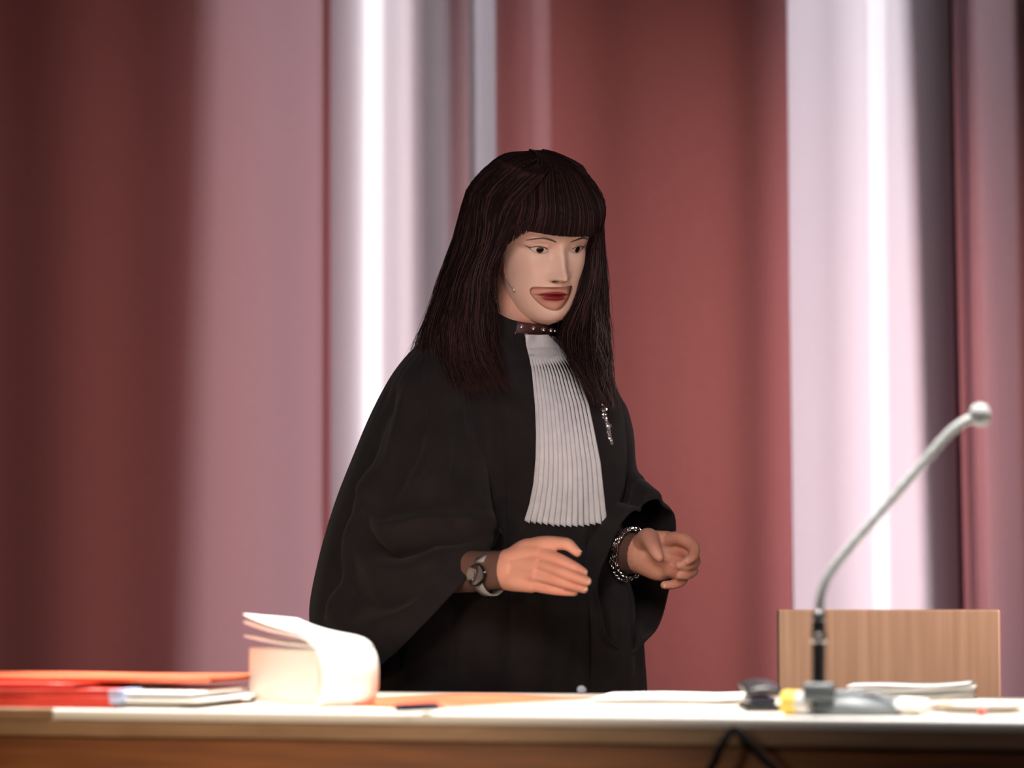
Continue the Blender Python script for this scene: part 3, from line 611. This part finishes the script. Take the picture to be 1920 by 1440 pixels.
# ---------------------------------------------------------------- chain bracelets
br = empty('bracelet', (0, 0, 0)); br.parent = person; br['label'] = 'pair of silver chain bracelets'
bm = bmesh.new(); P = [[((.0036+.0009*math.cos(b))*math.cos(a), (.0022+.0009*math.cos(b))*math.sin(a), .0009*math.sin(b)) for b in np.linspace(0, 2*math.pi, 6, endpoint=False)] for a in np.linspace(0, 2*math.pi, 14, endpoint=False)]
vv = [[bm.verts.new(p) for p in r] for r in P]
for i in range(14):
    for j in range(6): bm.faces.new((vv[i][j], vv[(i+1) % 14][j], vv[(i+1) % 14][(j+1) % 6], vv[i][(j+1) % 6]))
lm = bpy.data.meshes.new('link'); bm.to_mesh(lm); bm.free(); lm.materials.append(m_silver)
a0, a1 = at(1130, 1024, .0), at(1185, 1037, -.06); ax = a1-a0; ax /= np.linalg.norm(ax)
for cpx, tilt, rad in (((1186, 1037, -.062), .10, .0338), ((1177, 1040, -.054), .28, .0350)):
    c0 = at(*cpx); zz = np.array((0, 0, 1.))-ax*ax[2]; zz /= np.linalg.norm(zz); xx = np.cross(zz, ax); n = 34
    pts = [c0+zz*rad*math.cos(t)*1.06+xx*rad*.92*math.sin(t)-ax*tilt*rad*math.sin(t)*.6+ax*.0012*math.sin(t*11) for t in np.linspace(0, 2*math.pi, n, endpoint=False)]
    for k in range(n):
        d = V(pts[(k+1) % n]-pts[k-1]).normalized(); o = bpy.data.objects.new('link', lm); C.objects.link(o); o.parent = br
        o.matrix_local = Matrix.Translation(V(pts[k])) @ d.to_track_quat('X', 'Z').to_matrix().to_4x4() @ Matrix.Rotation((k % 2)*math.pi/2+.4, 4, 'X')
if DEBUG:
    near = lv[np.abs(proj(lv)[:, 0]-1168) < 4]; print('ARM@1168', near.min(0), near.max(0), proj(near).min(0), proj(near).max(0))
    near = PL.reshape(-1, 3); q_ = proj(near); near = near[(np.abs(q_[:, 0]-1168) < 8) & (np.abs(q_[:, 1]-1037) < 25)]; print('SLEEVE', near[:, 1].min(), near[:, 1].max())
    print('RING', np.array(pts).min(0), np.array(pts).max(0), proj(np.array(pts)).min(0), proj(np.array(pts)).max(0)); h_ = cast(1168, 1037); print('robe', h_)
# ---------------------------------------------------------------- brooch of rhinestones
bro = empty('brooch', (0, 0, 0)); bro.parent = person; bro['label'] = 'sparkling rhinestone brooch'
gm = bpy.data.meshes.new('gem'); bm = bmesh.new(); bmesh.ops.create_icosphere(bm, subdivisions=1, radius=.0026); bm.to_mesh(gm); bm.free(); gm.materials.append(m_stone)
bx = [(1122, 702), (1126, 716), (1128, 742), (1131, 766), (1136, 784), (1139, 800), (1142, 815), (1148, 830)]
for k in range(58):
    t = .28+.72*(k/57)**.8 if k > 5 else k/18; i = min(6, int(t*7)); u_ = t*7-i
    px = bx[i][0]*(1-u_)+bx[i+1][0]*u_+random.gauss(0, 3.2*(1.15-t)); py = bx[i][1]*(1-u_)+bx[i+1][1]*u_+random.gauss(0, 2)
    h = cast(px, py, (RBVH, *SBVH), .0065)
    if h is None: continue
    o = bpy.data.objects.new('gem', gm); C.objects.link(o); o.parent = bro; o.location = V(h); s_ = random.uniform(.8, 1.5); o.scale = (s_,)*3; o.rotation_euler = [random.uniform(0, 3) for _ in range(3)]
# ---------------------------------------------------------------- headset microphone on the cheek
hm = [hw(surf(np.array(t_), np.array(z_)))+np.array((-.0006, -.0022, .0)) for t_, z_ in ((-1.34, -.042), (-1.27, -.054), (-1.17, -.063), (-1.06, -.070))]
hs = tube('headset_microphone', smoothpath(hm, 20), .0009, mat('beige_wire', (.42, .25, .19), .4), person, nc=8); hs['label'] = 'thin beige headset microphone wire on the cheek'
bmx = bmesh.new(); bmesh.ops.create_uvsphere(bmx, u_segments=14, v_segments=10, radius=.0026); ho = bm_obj('capsule', bmx, mat('beige_tip', (.62, .40, .32), .4), hs, True); ho.location = V(hm[-1])
# ---------------------------------------------------------------- hair
m_hair = bpy.data.materials.new('hair'); m_hair.use_nodes = True; nt = m_hair.node_tree; b = nt.nodes['Principled BSDF']
va = nt.nodes.new('ShaderNodeVertexColor'); va.layer_name = 'tint'; nt.links.new(va.outputs[0], b.inputs['Base Color'])
b.inputs['Roughness'].default_value = .55; b.inputs['Specular IOR Level'].default_value = .15
def hl(u, y, z): return tuple(hw((u, y, z)))
def g3(*pts): return [tuple(p) if len(p) == 3 and p[0] < 10 else tuple(at(*p)) for p in pts]
# guide curves run from the crown down; ordered from the face edge at picture left, round the back, to the face edge at picture right
GL = [
 g3(hl(-.006, -.030, .122), hl(-.032, -.066, .113), hl(-.071, -.066, .066), (946, 452, -.112), (926, 500, -.118), (918, 545, -.112), (926, 592, -.105), (925, 640, -.120), (950, 722, -.172)),
 g3(hl(-.008, -.015, .124), hl(-.050, -.040, .110), hl(-.085, -.035, .062), (926, 450, -.120), (904, 510, -.130), (900, 570, -.128), (896, 620, -.125), (905, 670, -.140), (935, 725, -.178)),
 g3(hl(-.008, 0, .125), hl(-.055, -.010, .112), hl(-.092, 0, .066), (908, 450, -.105), (882, 520, -.122), (868, 580, -.128), (862, 640, -.130), (868, 690, -.146), (885, 735, -.170)),
 g3(hl(-.008, .015, .125), hl(-.055, .020, .112), hl(-.094, .030, .066), (882, 445, -.070), (858, 520, -.090), (842, 580, -.105), (832, 630, -.120), (836, 680, -.140), (850, 722, -.160)),
 g3(hl(-.006, .030, .124), hl(-.050, .050, .110), hl(-.090, .062, .064), (862, 440, -.010), (840, 510, -.030), (824, 570, -.060), (808, 615, -.085), (800, 650, -.105), (802, 690, -.128)),
 g3(hl(-.004, .042, .122), hl(-.040, .078, .106), hl(-.070, .094, .060), (866, 435, .045), (838, 505, .030), (820, 565, .010), (803, 612, -.020), (786, 648, -.050), (774, 680, -.070)),
 g3(hl(0, .050, .120), hl(0, .095, .100), hl(0, .116, .050), (930, 450, .105), (920, 530, .110), (910, 600, .105), (900, 660, .105), (900, 720, .115), (900, 790, .12)),
 g3(hl(.004, .042, .122), hl(.040, .078, .106), hl(.070, .094, .060), (1040, 450, .110), (1050, 530, .105), (1055, 600, .100), (1060, 660, .100), (1070, 720, .105), (1075, 780, .12)),
 g3(hl(.006, .028, .124), hl(.050, .045, .110), hl(.088, .055, .062), (1106, 450, .070), (1112, 530, .065), (1112, 600, .060), (1112, 660, .055), (1118, 710, .040), (1125, 760, .03)),
 g3(hl(.008, .010, .125), hl(.055, .012, .112), hl(.090, .018, .064), (1124, 445, .030), (1128, 520, .030), (1130, 590, .020), (1134, 650, .005), (1136, 710, -.010), (1142, 775, -.030)),
 g3(hl(.008, -.008, .124), hl(.052, -.022, .110), hl(.085, -.018, .062), (1122, 450, -.010), (1124, 520, -.010), (1124, 590, -.015), (1126, 650, -.030), (1126, 710, -.060), (1134, 770, -.085)),
 g3(hl(.006, -.025, .123), hl(.044, -.055, .108), hl(.076, -.050, .062), (1114, 455, -.040), (1108, 520, -.040), (1098, 585, -.045), (1096, 645, -.070), (1104, 700, -.098), (1118, 760, -.110)),
 g3(hl(.006, -.030, .122), hl(.032, -.066, .112), hl(.068, -.066, .060), (1104, 460, -.046), (1094, 525, -.046), (1072, 585, -.050), (1060, 640, -.088), (1080, 690, -.118), (1108, 742, -.125)),
]
GL = np.array([smoothpath(g_, 40) for g_ in GL])
def guide(i, t):
    """point of the hair sheet at guide index i (float), t = array 0..1"""
    i = min(max(i, 0), len(GL)-1-1e-6); a = int(i); u_ = i-a; u_ = u_*u_*(3-2*u_)*.5+u_*.5
    k = np.asarray(t)*39; k0 = np.clip(k.astype(int), 0, 38); kk = (k-k0)[:, None]
    f = lambda G_: G_[k0]*(1-kk)+G_[k0+1]*kk
    return f(GL[a])*(1-u_)+f(GL[a+1])*u_
def bang(u_, n):
    """fringe path across the forehead; u_ -1..1 from her right to her left"""
    x = u_*.0690
    y = lambda z_, k: -(ff(z_)+k)*max(.05, (1-min(.985, abs(x)/(fw(z_)+k))**NS))**(1/NS)
    pts = [(x*.14, .040, .1262), (x*.22, .000, .1290), (x*.48, -.047, .1205), (x*.76, y(.092, .014), .100), (x*.92, y(.065, .0155), .070), (x*.985, y(.045, .0145), .046), (x, y(.026, .010)-.002, .0268-.0030*u_+.0010*abs(u_))]
    return hw(smoothpath(pts, n))
hv_, hf_, hc_ = [], [], []
def add_grid(Pg, wrap, col):
    off = sum(len(a) for a in hv_); nr_, nc_ = Pg.shape[:2]; hv_.append(Pg.reshape(-1, 3)); hf_.extend(gridfaces(nr_, nc_, wrap, off)); hc_.append(np.broadcast_to(col, (nr_*nc_, 3)))
HC = np.array((.0155, .0068, .0072))
# under-layer sheets so no scalp shows
tt = np.linspace(0, .70, 50); cenx = hw((0, .005, .0))
sheet = np.array([guide(i, tt) for i in np.linspace(0, len(GL)-1, 110)]).transpose(1, 0, 2)
axis = np.array([[cenx[0]-.01, cenx[1]+.03]]); inw = sheet.copy(); dxy = axis-sheet[..., :2]; dxy /= np.linalg.norm(dxy, axis=-1)[..., None]+1e-9
inw[..., :2] += dxy*.010; inw[..., 2] -= .004*(1-tt)[:, None]
add_grid(inw, False, HC*.6)
bs = np.array([bang(u_, 26) for u_ in np.linspace(-1.08, 1.06, 44)]).transpose(1, 0, 2)
add_grid(bs-np.array(HM @ (0, -1, 0))*.004, False, HC*.6)
NSEG = 16
def strand(p, r0, col, tip=.25):
    n = len(p); T = np.gradient(p, axis=0); T /= np.linalg.norm(T, axis=1)[:, None]+1e-12
    a_ = np.cross(T, (.3, 1, .1)); a_ /= np.linalg.norm(a_, axis=1)[:, None]+1e-12; b_ = np.cross(T, a_)
    s_ = np.linspace(0, 1, n); r = r0*(1-(1-tip)*s_**3)[:, None]
    R = np.stack([p+r*(math.cos(k)*a_+math.sin(k)*b_) for k in (0.5, 2.6, 4.7)], 1); add_grid(R, True, col)
ts = np.linspace(0, 1, NSEG)
def tint():
    k = random.random(); c = HC*random.uniform(.55, 1.35)
    if k > .80: c = np.array((.070, .030, .029))*random.uniform(.7, 1.2)
    return c
for k in range(8000):
    i = random.uniform(0, len(GL)-1); cl = round(i*9)/9; i2 = i*.55+cl*.45
    end = 1-.36*random.random()**1.1; p = guide(i2, ts*end)
    d = (axis[0]-p[:, :2]); d /= np.linalg.norm(d, axis=1)[:, None]+1e-9
    dep = random.uniform(-.006, .009); w_ = np.clip(ts*3, .15, 1)
    p[:, :2] += d*(dep*w_)[:, None]
    ph, am, fr = random.uniform(0, 6.3), random.uniform(.0012, .0075), random.uniform(5, 13)
    ph += cl*2.5; dep += .0060*math.sin(cl*7.3)+.0045*math.sin(cl*17.1)
    wv = am*np.sin(ts*fr+ph)*ts; tn = np.stack([-d[:, 1], d[:, 0]], 1); p[:, :2] += tn*wv[:, None]; p[:, :2] += d*(am*.8*np.sin(ts*fr*1.2+ph*1.7)*ts)[:, None]
    p[:, 0] += np.random.default_rng(k).normal(0, .0035)*ts**2
    strand(p, random.uniform(.0004, .0008), tint())
for k in range(2600):
    u_ = random.uniform(-1.10, 1.08); p = bang(u_, 13); nrm = np.array(HM @ (0, -1, 0)); L_ = 1-.06*random.random()**1.5
    p = np.array([np.interp(np.linspace(0, L_, 13), np.linspace(0, 1, 13), p[:, q_]) for q_ in range(3)]).T
    p = p+nrm*random.uniform(-.003, .004)*np.linspace(.3, 1, 13)[:, None]+np.array(HM @ (1, 0, 0))*(random.gauss(0, .0016)*np.linspace(0, 1, 13)**2)[:, None]
    strand(p, random.uniform(.0004, .0008), tint(), .5)
# crown: short strands bridging the parting and the seam between fringe and sides
for k in range(1300):
    s_ = random.choice((-1, 1)); v_ = random.random()
    if k % 2:
        a_ = guide(random.uniform(0, 12), ts*random.uniform(.28, .42)); p = a_+np.array((0, 0, .003)); 
    else:
        u_ = s_*random.uniform(.72, 1.08); p = bang(u_, NSEG)+np.array(HM @ (s_*.004, -.002, .004))*np.linspace(.5, 1, NSEG)[:, None]
        g_ = guide(0.3 if s_ < 0 else 11.7, ts*.42); mixw = random.uniform(0, .8); p = p*(1-mixw)+g_*mixw
    strand(p, random.uniform(.0006, .0011), tint(), .4)
top = np.array([[hl(.062*r_*math.cos(a_), .012+.050*r_*math.sin(a_), .1215-.012*r_*r_) for a_ in np.linspace(0, 2*math.pi, 40, endpoint=False)] for r_ in np.linspace(.02, 1, 8)])
add_grid(top, True, HC*.6)
# loose single hairs outside the mass
for k in range(150):
    i = random.choice([random.uniform(3.5, 5.2), random.uniform(8, 11.2), random.uniform(0, 12)]); p = guide(i, ts*random.uniform(.7, 1.08).__float__() if False else np.clip(ts*1.0, 0, 1))
    d = p[:, :2]-axis[0]; d /= np.linalg.norm(d, axis=1)[:, None]+1e-9; am = random.uniform(.003, .016)
    p[:, :2] += d*(am*np.sin(ts*random.uniform(2, 5))**2*ts**.5)[:, None]; p[:, 0] += random.gauss(0, .006)*ts**2; p[:, 1] -= abs(random.gauss(0, .004))*ts
    strand(p, random.uniform(.00025, .0004), np.array((.060, .035, .032))*random.uniform(.7, 2), .4)
for k in range(130):  # right-side curls, backlight painted in as a paler hair colour
    i = random.uniform(8.4, 10.6); p = guide(i, ts*random.uniform(.85, 1.06) if False else np.clip(ts*random.uniform(.85, 1.0), 0, 1)); am = random.uniform(.004, .013); ph = random.uniform(0, 6)
    d = p[:, :2]-axis[0]; d /= np.linalg.norm(d, axis=1)[:, None]+1e-9
    p[:, 0] += am*np.sin(ts*13+ph)*sstep(.45, .9, ts)+.004*sstep(.6, 1, ts); p[:, 1] -= (.006+abs(random.gauss(0, .006)))*sstep(.35, .8, ts)
    strand(p, random.uniform(.0003, .0007), np.array((.10, .070, .066))*random.uniform(.5, 1.5), .4)
for k in range(260):   # thin reddish ends straying over the shoulder
    i = random.uniform(0, 4.2); p = guide(i, ts); d = p[:, :2]-axis[0]; d /= np.linalg.norm(d, axis=1)[:, None]+1e-9; am = random.uniform(.002, .009); ph = random.uniform(0, 6)
    p[:, :2] += d*(.004+am*np.sin(ts*9+ph)*ts)[:, None]; p[:, 0] += random.gauss(.004, .008)*ts**3; p[:, 2] -= random.uniform(0, .012)*ts**4
    strand(p, random.uniform(.0003, .0006), np.array((.062, .026, .024))*random.uniform(.4, 1.3), .2)
hair = mesh('hair', np.vstack(hv_), hf_, m_hair, person); setcol(hair, np.vstack(hc_)); hair['label'] = 'long dark brown hair with a straight fringe'
# ================================================================ THINGS ON THE DESK
def dp(px, py, h=0.):
    d = at(px, py, 0)-CAM; k = (DESK_Z+h-CAM[2])/d[2]; return CAM+d*k
TOP = DESK_Z+.0006
m_white = mat('white_paper', (.87, .85, .82), .7); m_page = mat('page_edges', (.74, .71, .66), .8)
m_red = noise_col(mat('red_card', (.55, .035, .02), .45), 12, (.50, .025, .015), (.62, .05, .03)); m_orange = noise_col(mat('orange_red_card', (.66, .12, .05), .5), 12, (.60, .10, .04), (.70, .15, .06))
m_blue = mat('pale_blue_band', (.42, .50, .72), .5); m_navy = mat('navy_plastic', (.018, .020, .05), .35); m_grey = noise_col(mat('grey_plastic', (.17, .19, .20), .5), 40, (.16, .18, .19), (.19, .21, .22))
def local_mesh(name, bm, m, parent, smooth=False): return bm_obj(name, bm, m, parent, smooth)
# thick white book, spine towards the right, cover and first pages curling up
bk = empty('book', (0, 0, 0), label='thick white paperback book lying with its cover curling up', cat='book')
b0 = dp(594, 1327); bp = dp(366, 1310)-b0; bp[2] = 0; bp /= np.linalg.norm(bp); bq = np.array((-bp[1], bp[0], 0)) * -1
ang = math.atan2(bq[1], bq[0]); bk.location = (b0[0], b0[1], TOP); bk.rotation_euler = (0, 0, ang)      # local x = along the spine face, local y = away along the page edges
SL, PLN, HB = .072, .175, .066
bm = box_bm((.003, .004, .003), (SL-.003, PLN-.004, HB-.003), .002); local_mesh('page_block', bm, m_page, bk)
sp = [[(x, -.004-.006*math.sin(math.pi*t)+.012*(abs(2*t-1)**6), HB*t) for t in np.linspace(0, 1, 16)] for x in np.linspace(0, SL, 6)]
o = grid('spine', sp, m_white, bk); o.modifiers.new('t', 'SOLIDIFY').thickness = .002
o = bm_obj('back_cover', box_bm((0, 0, 0), (SL, PLN, .0025), .0008), m_white, bk)
def flap(name, base, rise, curl, thick, y0=0.):
    G = [[(x, y0+(PLN+.004-y0)*t, base+rise*(1-math.exp(-t*9))+curl*t**2.2-.006*(x/SL)*(1-math.exp(-t*6))) for t in np.linspace(0, 1, 26)] for x in np.linspace(0, SL, 7)]
    o = grid(name, G, m_white, bk); q = o.modifiers.new('t', 'SOLIDIFY'); q.thickness = thick; q.offset = 0; return o
flap('front_cover', HB-.001, .018, .018, .0022); flap('loose_pages', HB-.001, .014, .014, .0035, .004); flap('lower_pages', HB-.0005, .002, .009, .002, .002)
# pile of red folders at the left
def folder(x, y, z, w, d, rot, m, label, paper=0., th=.0042, tab=False):
    f = empty('folder', V(DM @ Vector((x, y, z+.0006))), DA+rot, label=label, cat='folder', group=None)
    bm_obj('lower_cover', box_bm((-w, 0, 0), (0, d, .0011), .0004), m, f)
    bm = bmesh.new(); P_ = [(-w, 0, th), (0, 0, th), (0, d, th), (-w, d, th)]
    G = [[(-w+w*i/8, d*j/5, th-.0006+.0012*math.sin(i*1.1+j)*.5) for j in range(6)] for i in range(9)]; bm.free()
    o = grid('upper_cover', G, m, f); q = o.modifiers.new('t', 'SOLIDIFY'); q.thickness = .0011
    bm_obj('fold', box_bm((-w, -.001, 0), (0, .0006, th), .0005), m, f)
    if paper: bm_obj('paper', box_bm((-w*.7, .012, .0013), (paper, d-.014, th-.0018), .0004), m_white, f)
    if tab: bm_obj('band', box_bm((-.012, -.0022, -.0002), (.001, d*.6, th+.0008), .0006), m_blue, f)
    return f
fx, fy = dk(294, 1322); fy = .016
folder(fx-.010, fy+.004, 0, .36, .24, .01, m_red, 'red card folder lowest in the pile at the left end of the desk', .070)
folder(fx-.002, fy, .0052, .36, .24, -.02, m_red, 'red folder second from bottom, with pale blue band and papers sticking out', .088, .0060, True)
folder(fx-.006, fy+.006, .0122, .36, .24, .03, m_red, 'red folder third from bottom of the left pile, thick with papers', .082, .0068, True)
folder(fx-.06, fy+.010, .0202, .34, .24, -.035, m_red, 'red folder second from top of the left pile', 0, .0046)
folder(fx+.075, fy+.075, .0258, .42, .20, -.02, m_orange, 'orange red folder on top of the left pile, reaching behind the book', 0, .0048)
# flat folder in the middle
fa, fb_, fc = dp(500, 1329), dp(825, 1331), dp(1018, 1304); d1 = fb_-fa; rot = math.atan2(d1[1], d1[0])-DA
xx_, yy_ = dk(822, 1330)
f = folder(xx_+.0, yy_, 0, .22, .33, -.36, m_orange, 'flat orange red folder lying right of the white book', .004, .0022)
# pen on it
def rod(name, a, b, r, m, label, cat, parts=()):
    a, b = V(a), V(b); o = empty(name, a, label=label, cat=cat); d = (b-a); L_ = d.length; o.rotation_mode = 'QUATERNION'; o.rotation_quaternion = d.to_track_quat('Z', 'Y')
    bm_obj('barrel', lathe_bm([(r*.8, .08*L_), (r, .10*L_), (r, .97*L_), (r*.7, L_)], 16), m, o, True)
    bm_obj('tip', lathe_bm([(r*.12, 0), (r*.5, .04*L_), (r*.8, .08*L_)], 16), m_black, o, True); return o
p0, p1 = dp(742, 1327, .007), dp(826, 1324, .007); rod('pen', p1, p0, .0042, m_navy, 'dark blue pen lying on the flat orange red folder', 'pen')
# paper sheets
def sheets(px, py, w, d, rot, n, label, z=0., name='paper_stack'):
    x, y = dk(px, py); o = empty(name, V(DM @ Vector((x, y, z+.0006))), DA+rot, label=label, cat='paper')
    for k in range(n):
        G = [[(-w*i/10+random.uniform(-.001, .001)*0+.004*math.sin(k*2.3), d*j/8+.003*math.cos(k*1.7), .0004+.0020*k+(.0012*n)*.3*(1-i/10)**6+.0006*math.sin(i*.8+k)) for j in range(9)] for i in range(11)]
        s_ = grid('sheet', G, m_white, o); q = s_.modifiers.new('t', 'SOLIDIFY'); q.thickness = .0006
    return o
sheets(1385, 1322, .17, .20, .10, 4, 'white paper sheets at the middle of the desk beside the stapler')
x_, y_ = dk(1112, 1297); bm = bmesh.new(); bmesh.ops.create_icosphere(bm, subdivisions=3, radius=.0062)
for v in bm.verts: v.co *= random.uniform(.78, 1.1); v.co.z *= .8
pb = bm_obj('paper_ball', bm, mat('bluish_paper', (.38, .42, .52), .7)); pb.location = V(DM @ Vector((x_, min(y_, DEP-.02), .0048))); tag(pb, 'tiny bluish crumpled paper ball at the far desk edge before the black robe', 'paper')
# stapler
sx, sy = dk(1396, 1336); st_ = empty('stapler', V(DM @ Vector((sx, sy+.004, .0006))), DA+.25, label='small dark blue stapler left of the microphone base', cat='stapler')
bm_obj('base', box_bm((0, 0, 0), (.040, .105, .006), .002), m_black, st_)
bm_obj('magazine', box_bm((.006, .004, .008), (.034, .100, .015), .002), m_navy, st_)
G = [[(.003+.036*i/6, .002+.108*j/8, .016+.004*math.sin(math.pi*i/6)+.006*j/8) for j in range(9)] for i in range(7)]
o = grid('arm', G, m_black, st_); o.modifiers.new('t', 'SOLIDIFY').thickness = .006
bm_obj('hinge', box_bm((.010, .085, .004), (.030, .103, .019), .002), m_grey, st_)
# tape roll standing beside the microphone
rx, ry = dk(1492, 1343); tr_ = empty('tape_roll', V(DM @ Vector((rx, ry+.010, .0006))), DA-.35, label='yellow and white roll of tape standing beside the microphone base', cat='tape')
RT = .0125
def ringmesh(ri, ro, x0, x1, n=36):
    bm = bmesh.new(); rows = []
    for r, x in ((ro, x0), (ro, x1), (ri, x1), (ri, x0)): rows.append([bm.verts.new((x, r*math.cos(2*math.pi*j/n), RT+r*math.sin(2*math.pi*j/n))) for j in range(n)])
    for a in range(4):
        for j in range(n): bm.faces.new((rows[a][j], rows[a][(j+1) % n], rows[(a+1) % 4][(j+1) % n], rows[(a+1) % 4][j]))
    return bm
bm_obj('core', ringmesh(.006, .0085, -.014, .018), m_white, tr_); bm_obj('tape', ringmesh(.0085, RT, -.0135, .0175), mat('white_tape', (.70, .69, .66), .3), tr_, False)
bm_obj('label_ring', ringmesh(.0085, RT+.0004, -.014, .003), mat('yellow_label', (.80, .58, .10), .5), tr_)
# microphone
mx_, my_ = dk(1600, 1345); mic = empty('microphone', V(DM @ Vector((mx_, my_+.002, .0006))), DA+.05, label='grey desk microphone with long gooseneck and round head', cat='microphone')
MI = (DM @ Matrix.Translation((mx_, my_+.002, .0006)) @ Matrix.Rotation(.05, 4, 'Z')).inverted()
def mlocal(px, py, Y): return np.array(MI @ V(at(px, py, Y)))
rows = []
for t, h in ((1.0, 0), (1.02, .004), (1.0, .010), (.90, .016), (.70, .0205), (.40, .0225), (.05, .023)):
    r_ = []
    for a in np.linspace(0, 2*math.pi, 56, endpoint=False):
        c, s = math.cos(a), math.sin(a); x = .052*np.sign(c)*abs(c)**.8*t*(1 if c < 0 else 1.0); y = .062+.060*np.sign(s)*abs(s)**.8*t
        r_.append((x-.004, y, h*(1.10-.35*max(0, (x/.052)))))
    rows.append(r_)
grid('base', rows, m_grey, mic, wrap=True, caps=True)
Ym = -1.135
q0 = mlocal(1536, 1296, Ym)
bm_obj('stem_block', box_bm((q0[0]-.016, q0[1]-.014, .016), (q0[0]+.016, q0[1]+.018, .034), .004, 3), m_grey, mic, True)
bm_obj('button', box_bm((.006, .020, .021), (.026, .036, .0245), .0015), mat('pale_button', (.62, .63, .64), .4), mic)
stem = [mlocal(1535, y, Ym) for y in (1292, 1250, 1205, 1165, 1150)]
tube('stem', smoothpath(stem, 24), .0072, m_black, mic, nc=20)
tube('ring', smoothpath([mlocal(1535, 1204, Ym), mlocal(1535, 1188, Ym)], 6), .0084, m_silver, mic, nc=20)
tube('collar', smoothpath([mlocal(1535, 1164, Ym), mlocal(1536, 1146, Ym)], 6), np.linspace(.0076, .0055, 6), mat('grey_metal', (.36, .37, .39), .35, metal=.6), mic, nc=20)
gn = smoothpath([mlocal(*p, Ym) for p in ((1536, 1150), (1541, 1112), (1556, 1074), (1600, 1018), (1660, 950), (1720, 880), (1776, 816), (1806, 792), (1830, 782))], 90)
tube('gooseneck', gn, .0050+.0004*np.sin(np.arange(90)*1.9), noise_col(mat('gooseneck_grey', (.50, .52, .52), .4, metal=.1), 50, (.47, .49, .49), (.53, .55, .55)), mic, nc=14)
hd = smoothpath([mlocal(1822, 786, Ym), mlocal(1834, 780, Ym), mlocal(1846, 775, Ym), mlocal(1856, 771, Ym)], 14)
tube('microphone_head', hd, np.array([.006, .0085, .0103, .0113, .0119, .0122, .0123, .0122, .0119, .0113, .0104, .009, .007, .003]), noise_col(mat('foam_grey', (.48, .51, .50), .85), 300, (.43, .46, .45), (.54, .57, .56), bump=.6, bscale=500), mic, nc=22)
# papers, pencil, plate and scraps at the right
sheets(1822, 1314, .145, .12, .06, 9, 'thick stack of white papers behind the microphone base')
pa, pb2 = dp(1684, 1327, .005), dp(1802, 1322, .005); rod('pencil', pa, pb2, .0038, mat('orange_lacquer', (.80, .30, .07), .4), 'orange pencil lying right of the microphone base', 'pencil')
px_, py_ = dk(1828, 1340); pl = empty('plate', V(DM @ Vector((px_, py_+.066, .0006))), DA, label='white shallow plate with a thin brown rim at the right end of the desk', cat='plate')
bm_obj('dish', lathe_bm([(.034, 0), (.036, .001), (.056, .0075), (.0585, .0088), (.057, .0092), (.036, .0030), (.001, .0026)], 56), m_white, pl, True)
tube('rim', [(.0582*math.cos(t), .0582*math.sin(t), .0090) for t in np.linspace(0, 2*math.pi, 60)], .0010, mat('brown_rim', (.34, .15, .06), .4), pl, nc=8)
x_, y_ = dk(1842, 1343); bm = bmesh.new(); bmesh.ops.create_icosphere(bm, subdivisions=2, radius=.0055)
for v in bm.verts: v.co *= random.uniform(.7, 1.15)
o = bm_obj('wrapper', bm, mat('red_foil', (.62, .06, .03), .35)); o.location = V(DM @ Vector((x_, max(.012, y_-.004), .0050))); tag(o, 'tiny red scrap of wrapper in front of the white plate', 'wrapper')
x_, y_ = dk(1702, 1344); bm = bmesh.new(); bmesh.ops.create_icosphere(bm, subdivisions=4, radius=.022)
for v in bm.verts:
    n_ = math.sin(v.co.x*310+v.co.y*190)*math.cos(v.co.y*260-v.co.z*220); v.co *= 1+.13*n_; v.co.z = max(-.0085, v.co.z*.42)
o = bm_obj('napkin', bm, m_white, None, True); o.location = V(DM @ Vector((x_, y_+.026, .0093))); tag(o, 'crumpled white napkin between microphone base and plate', 'napkin')
# cable hanging at the desk front
cb_ = empty('cable', V(at(1378, 1372, -1.19)), label='black cable hanging in two strands over the front of the desk', cat='cable'); CI = np.array(cb_.location)
cp = smoothpath([at(1372, 1700, -1.20)-CI, at(1330, 1480, -1.20)-CI, at(1342, 1424, -1.205)-CI, at(1358, 1390, -1.205)-CI, at(1376, 1369, -1.196)-CI, at(1398, 1388, -1.205)-CI, at(1428, 1420, -1.205)-CI, at(1470, 1480, -1.20)-CI, at(1490, 1700, -1.20)-CI], 90)
tube('cord', cp, .0042, mat('black_rubber', (.008, .007, .007), .9, spec=.08), cb_, nc=10)
bm_obj('clip', box_bm((-.006, -.006, -.003), (.006, .022, .004), .0015), m_black, cb_)
# ================================================================ CHAIR behind the desk
m_beech = mat('beech_plywood', (.60, .36, .19), .45); noise_col(m_beech, 4, (.30, .195, .115), (.37, .25, .152), detail=5, stretch=(22, 4, .8)); m_steel = mat('chair_tube', (.25, .25, .26), .3, metal=.9)
c0 = at(1458, 1143, .5); c1 = at(1875, 1143, .5); cw = (c1[0]-c0[0])/2; ch = empty('chair', ((c0[0]+c1[0])/2, .3, 0), label='chair with a plain light wood backrest panel standing behind the desk', cat='chair')
bm_obj('backrest', box_bm((-cw, .200, .62), (cw, .217, c0[2]), .003), m_beech, ch)
bm_obj('seat', box_bm((-cw, -.22, .445), (cw, .18, .460), .006), m_beech, ch)
for s in (-1, 1):
    x = s*(cw-.03)
    tube('leg', smoothpath([(x, -.19, .011), (x, -.19, .30), (x, -.185, .435)], 14), .011, m_steel, ch)
    tube('leg', smoothpath([(x, .235, .011), (x, .215, .30), (x, .205, .44)], 14), .011, m_steel, ch)
    tube('back_post', smoothpath([(x, .19, .44), (x, .224, .60), (x, .229, .90)], 14), .010, m_steel, ch)
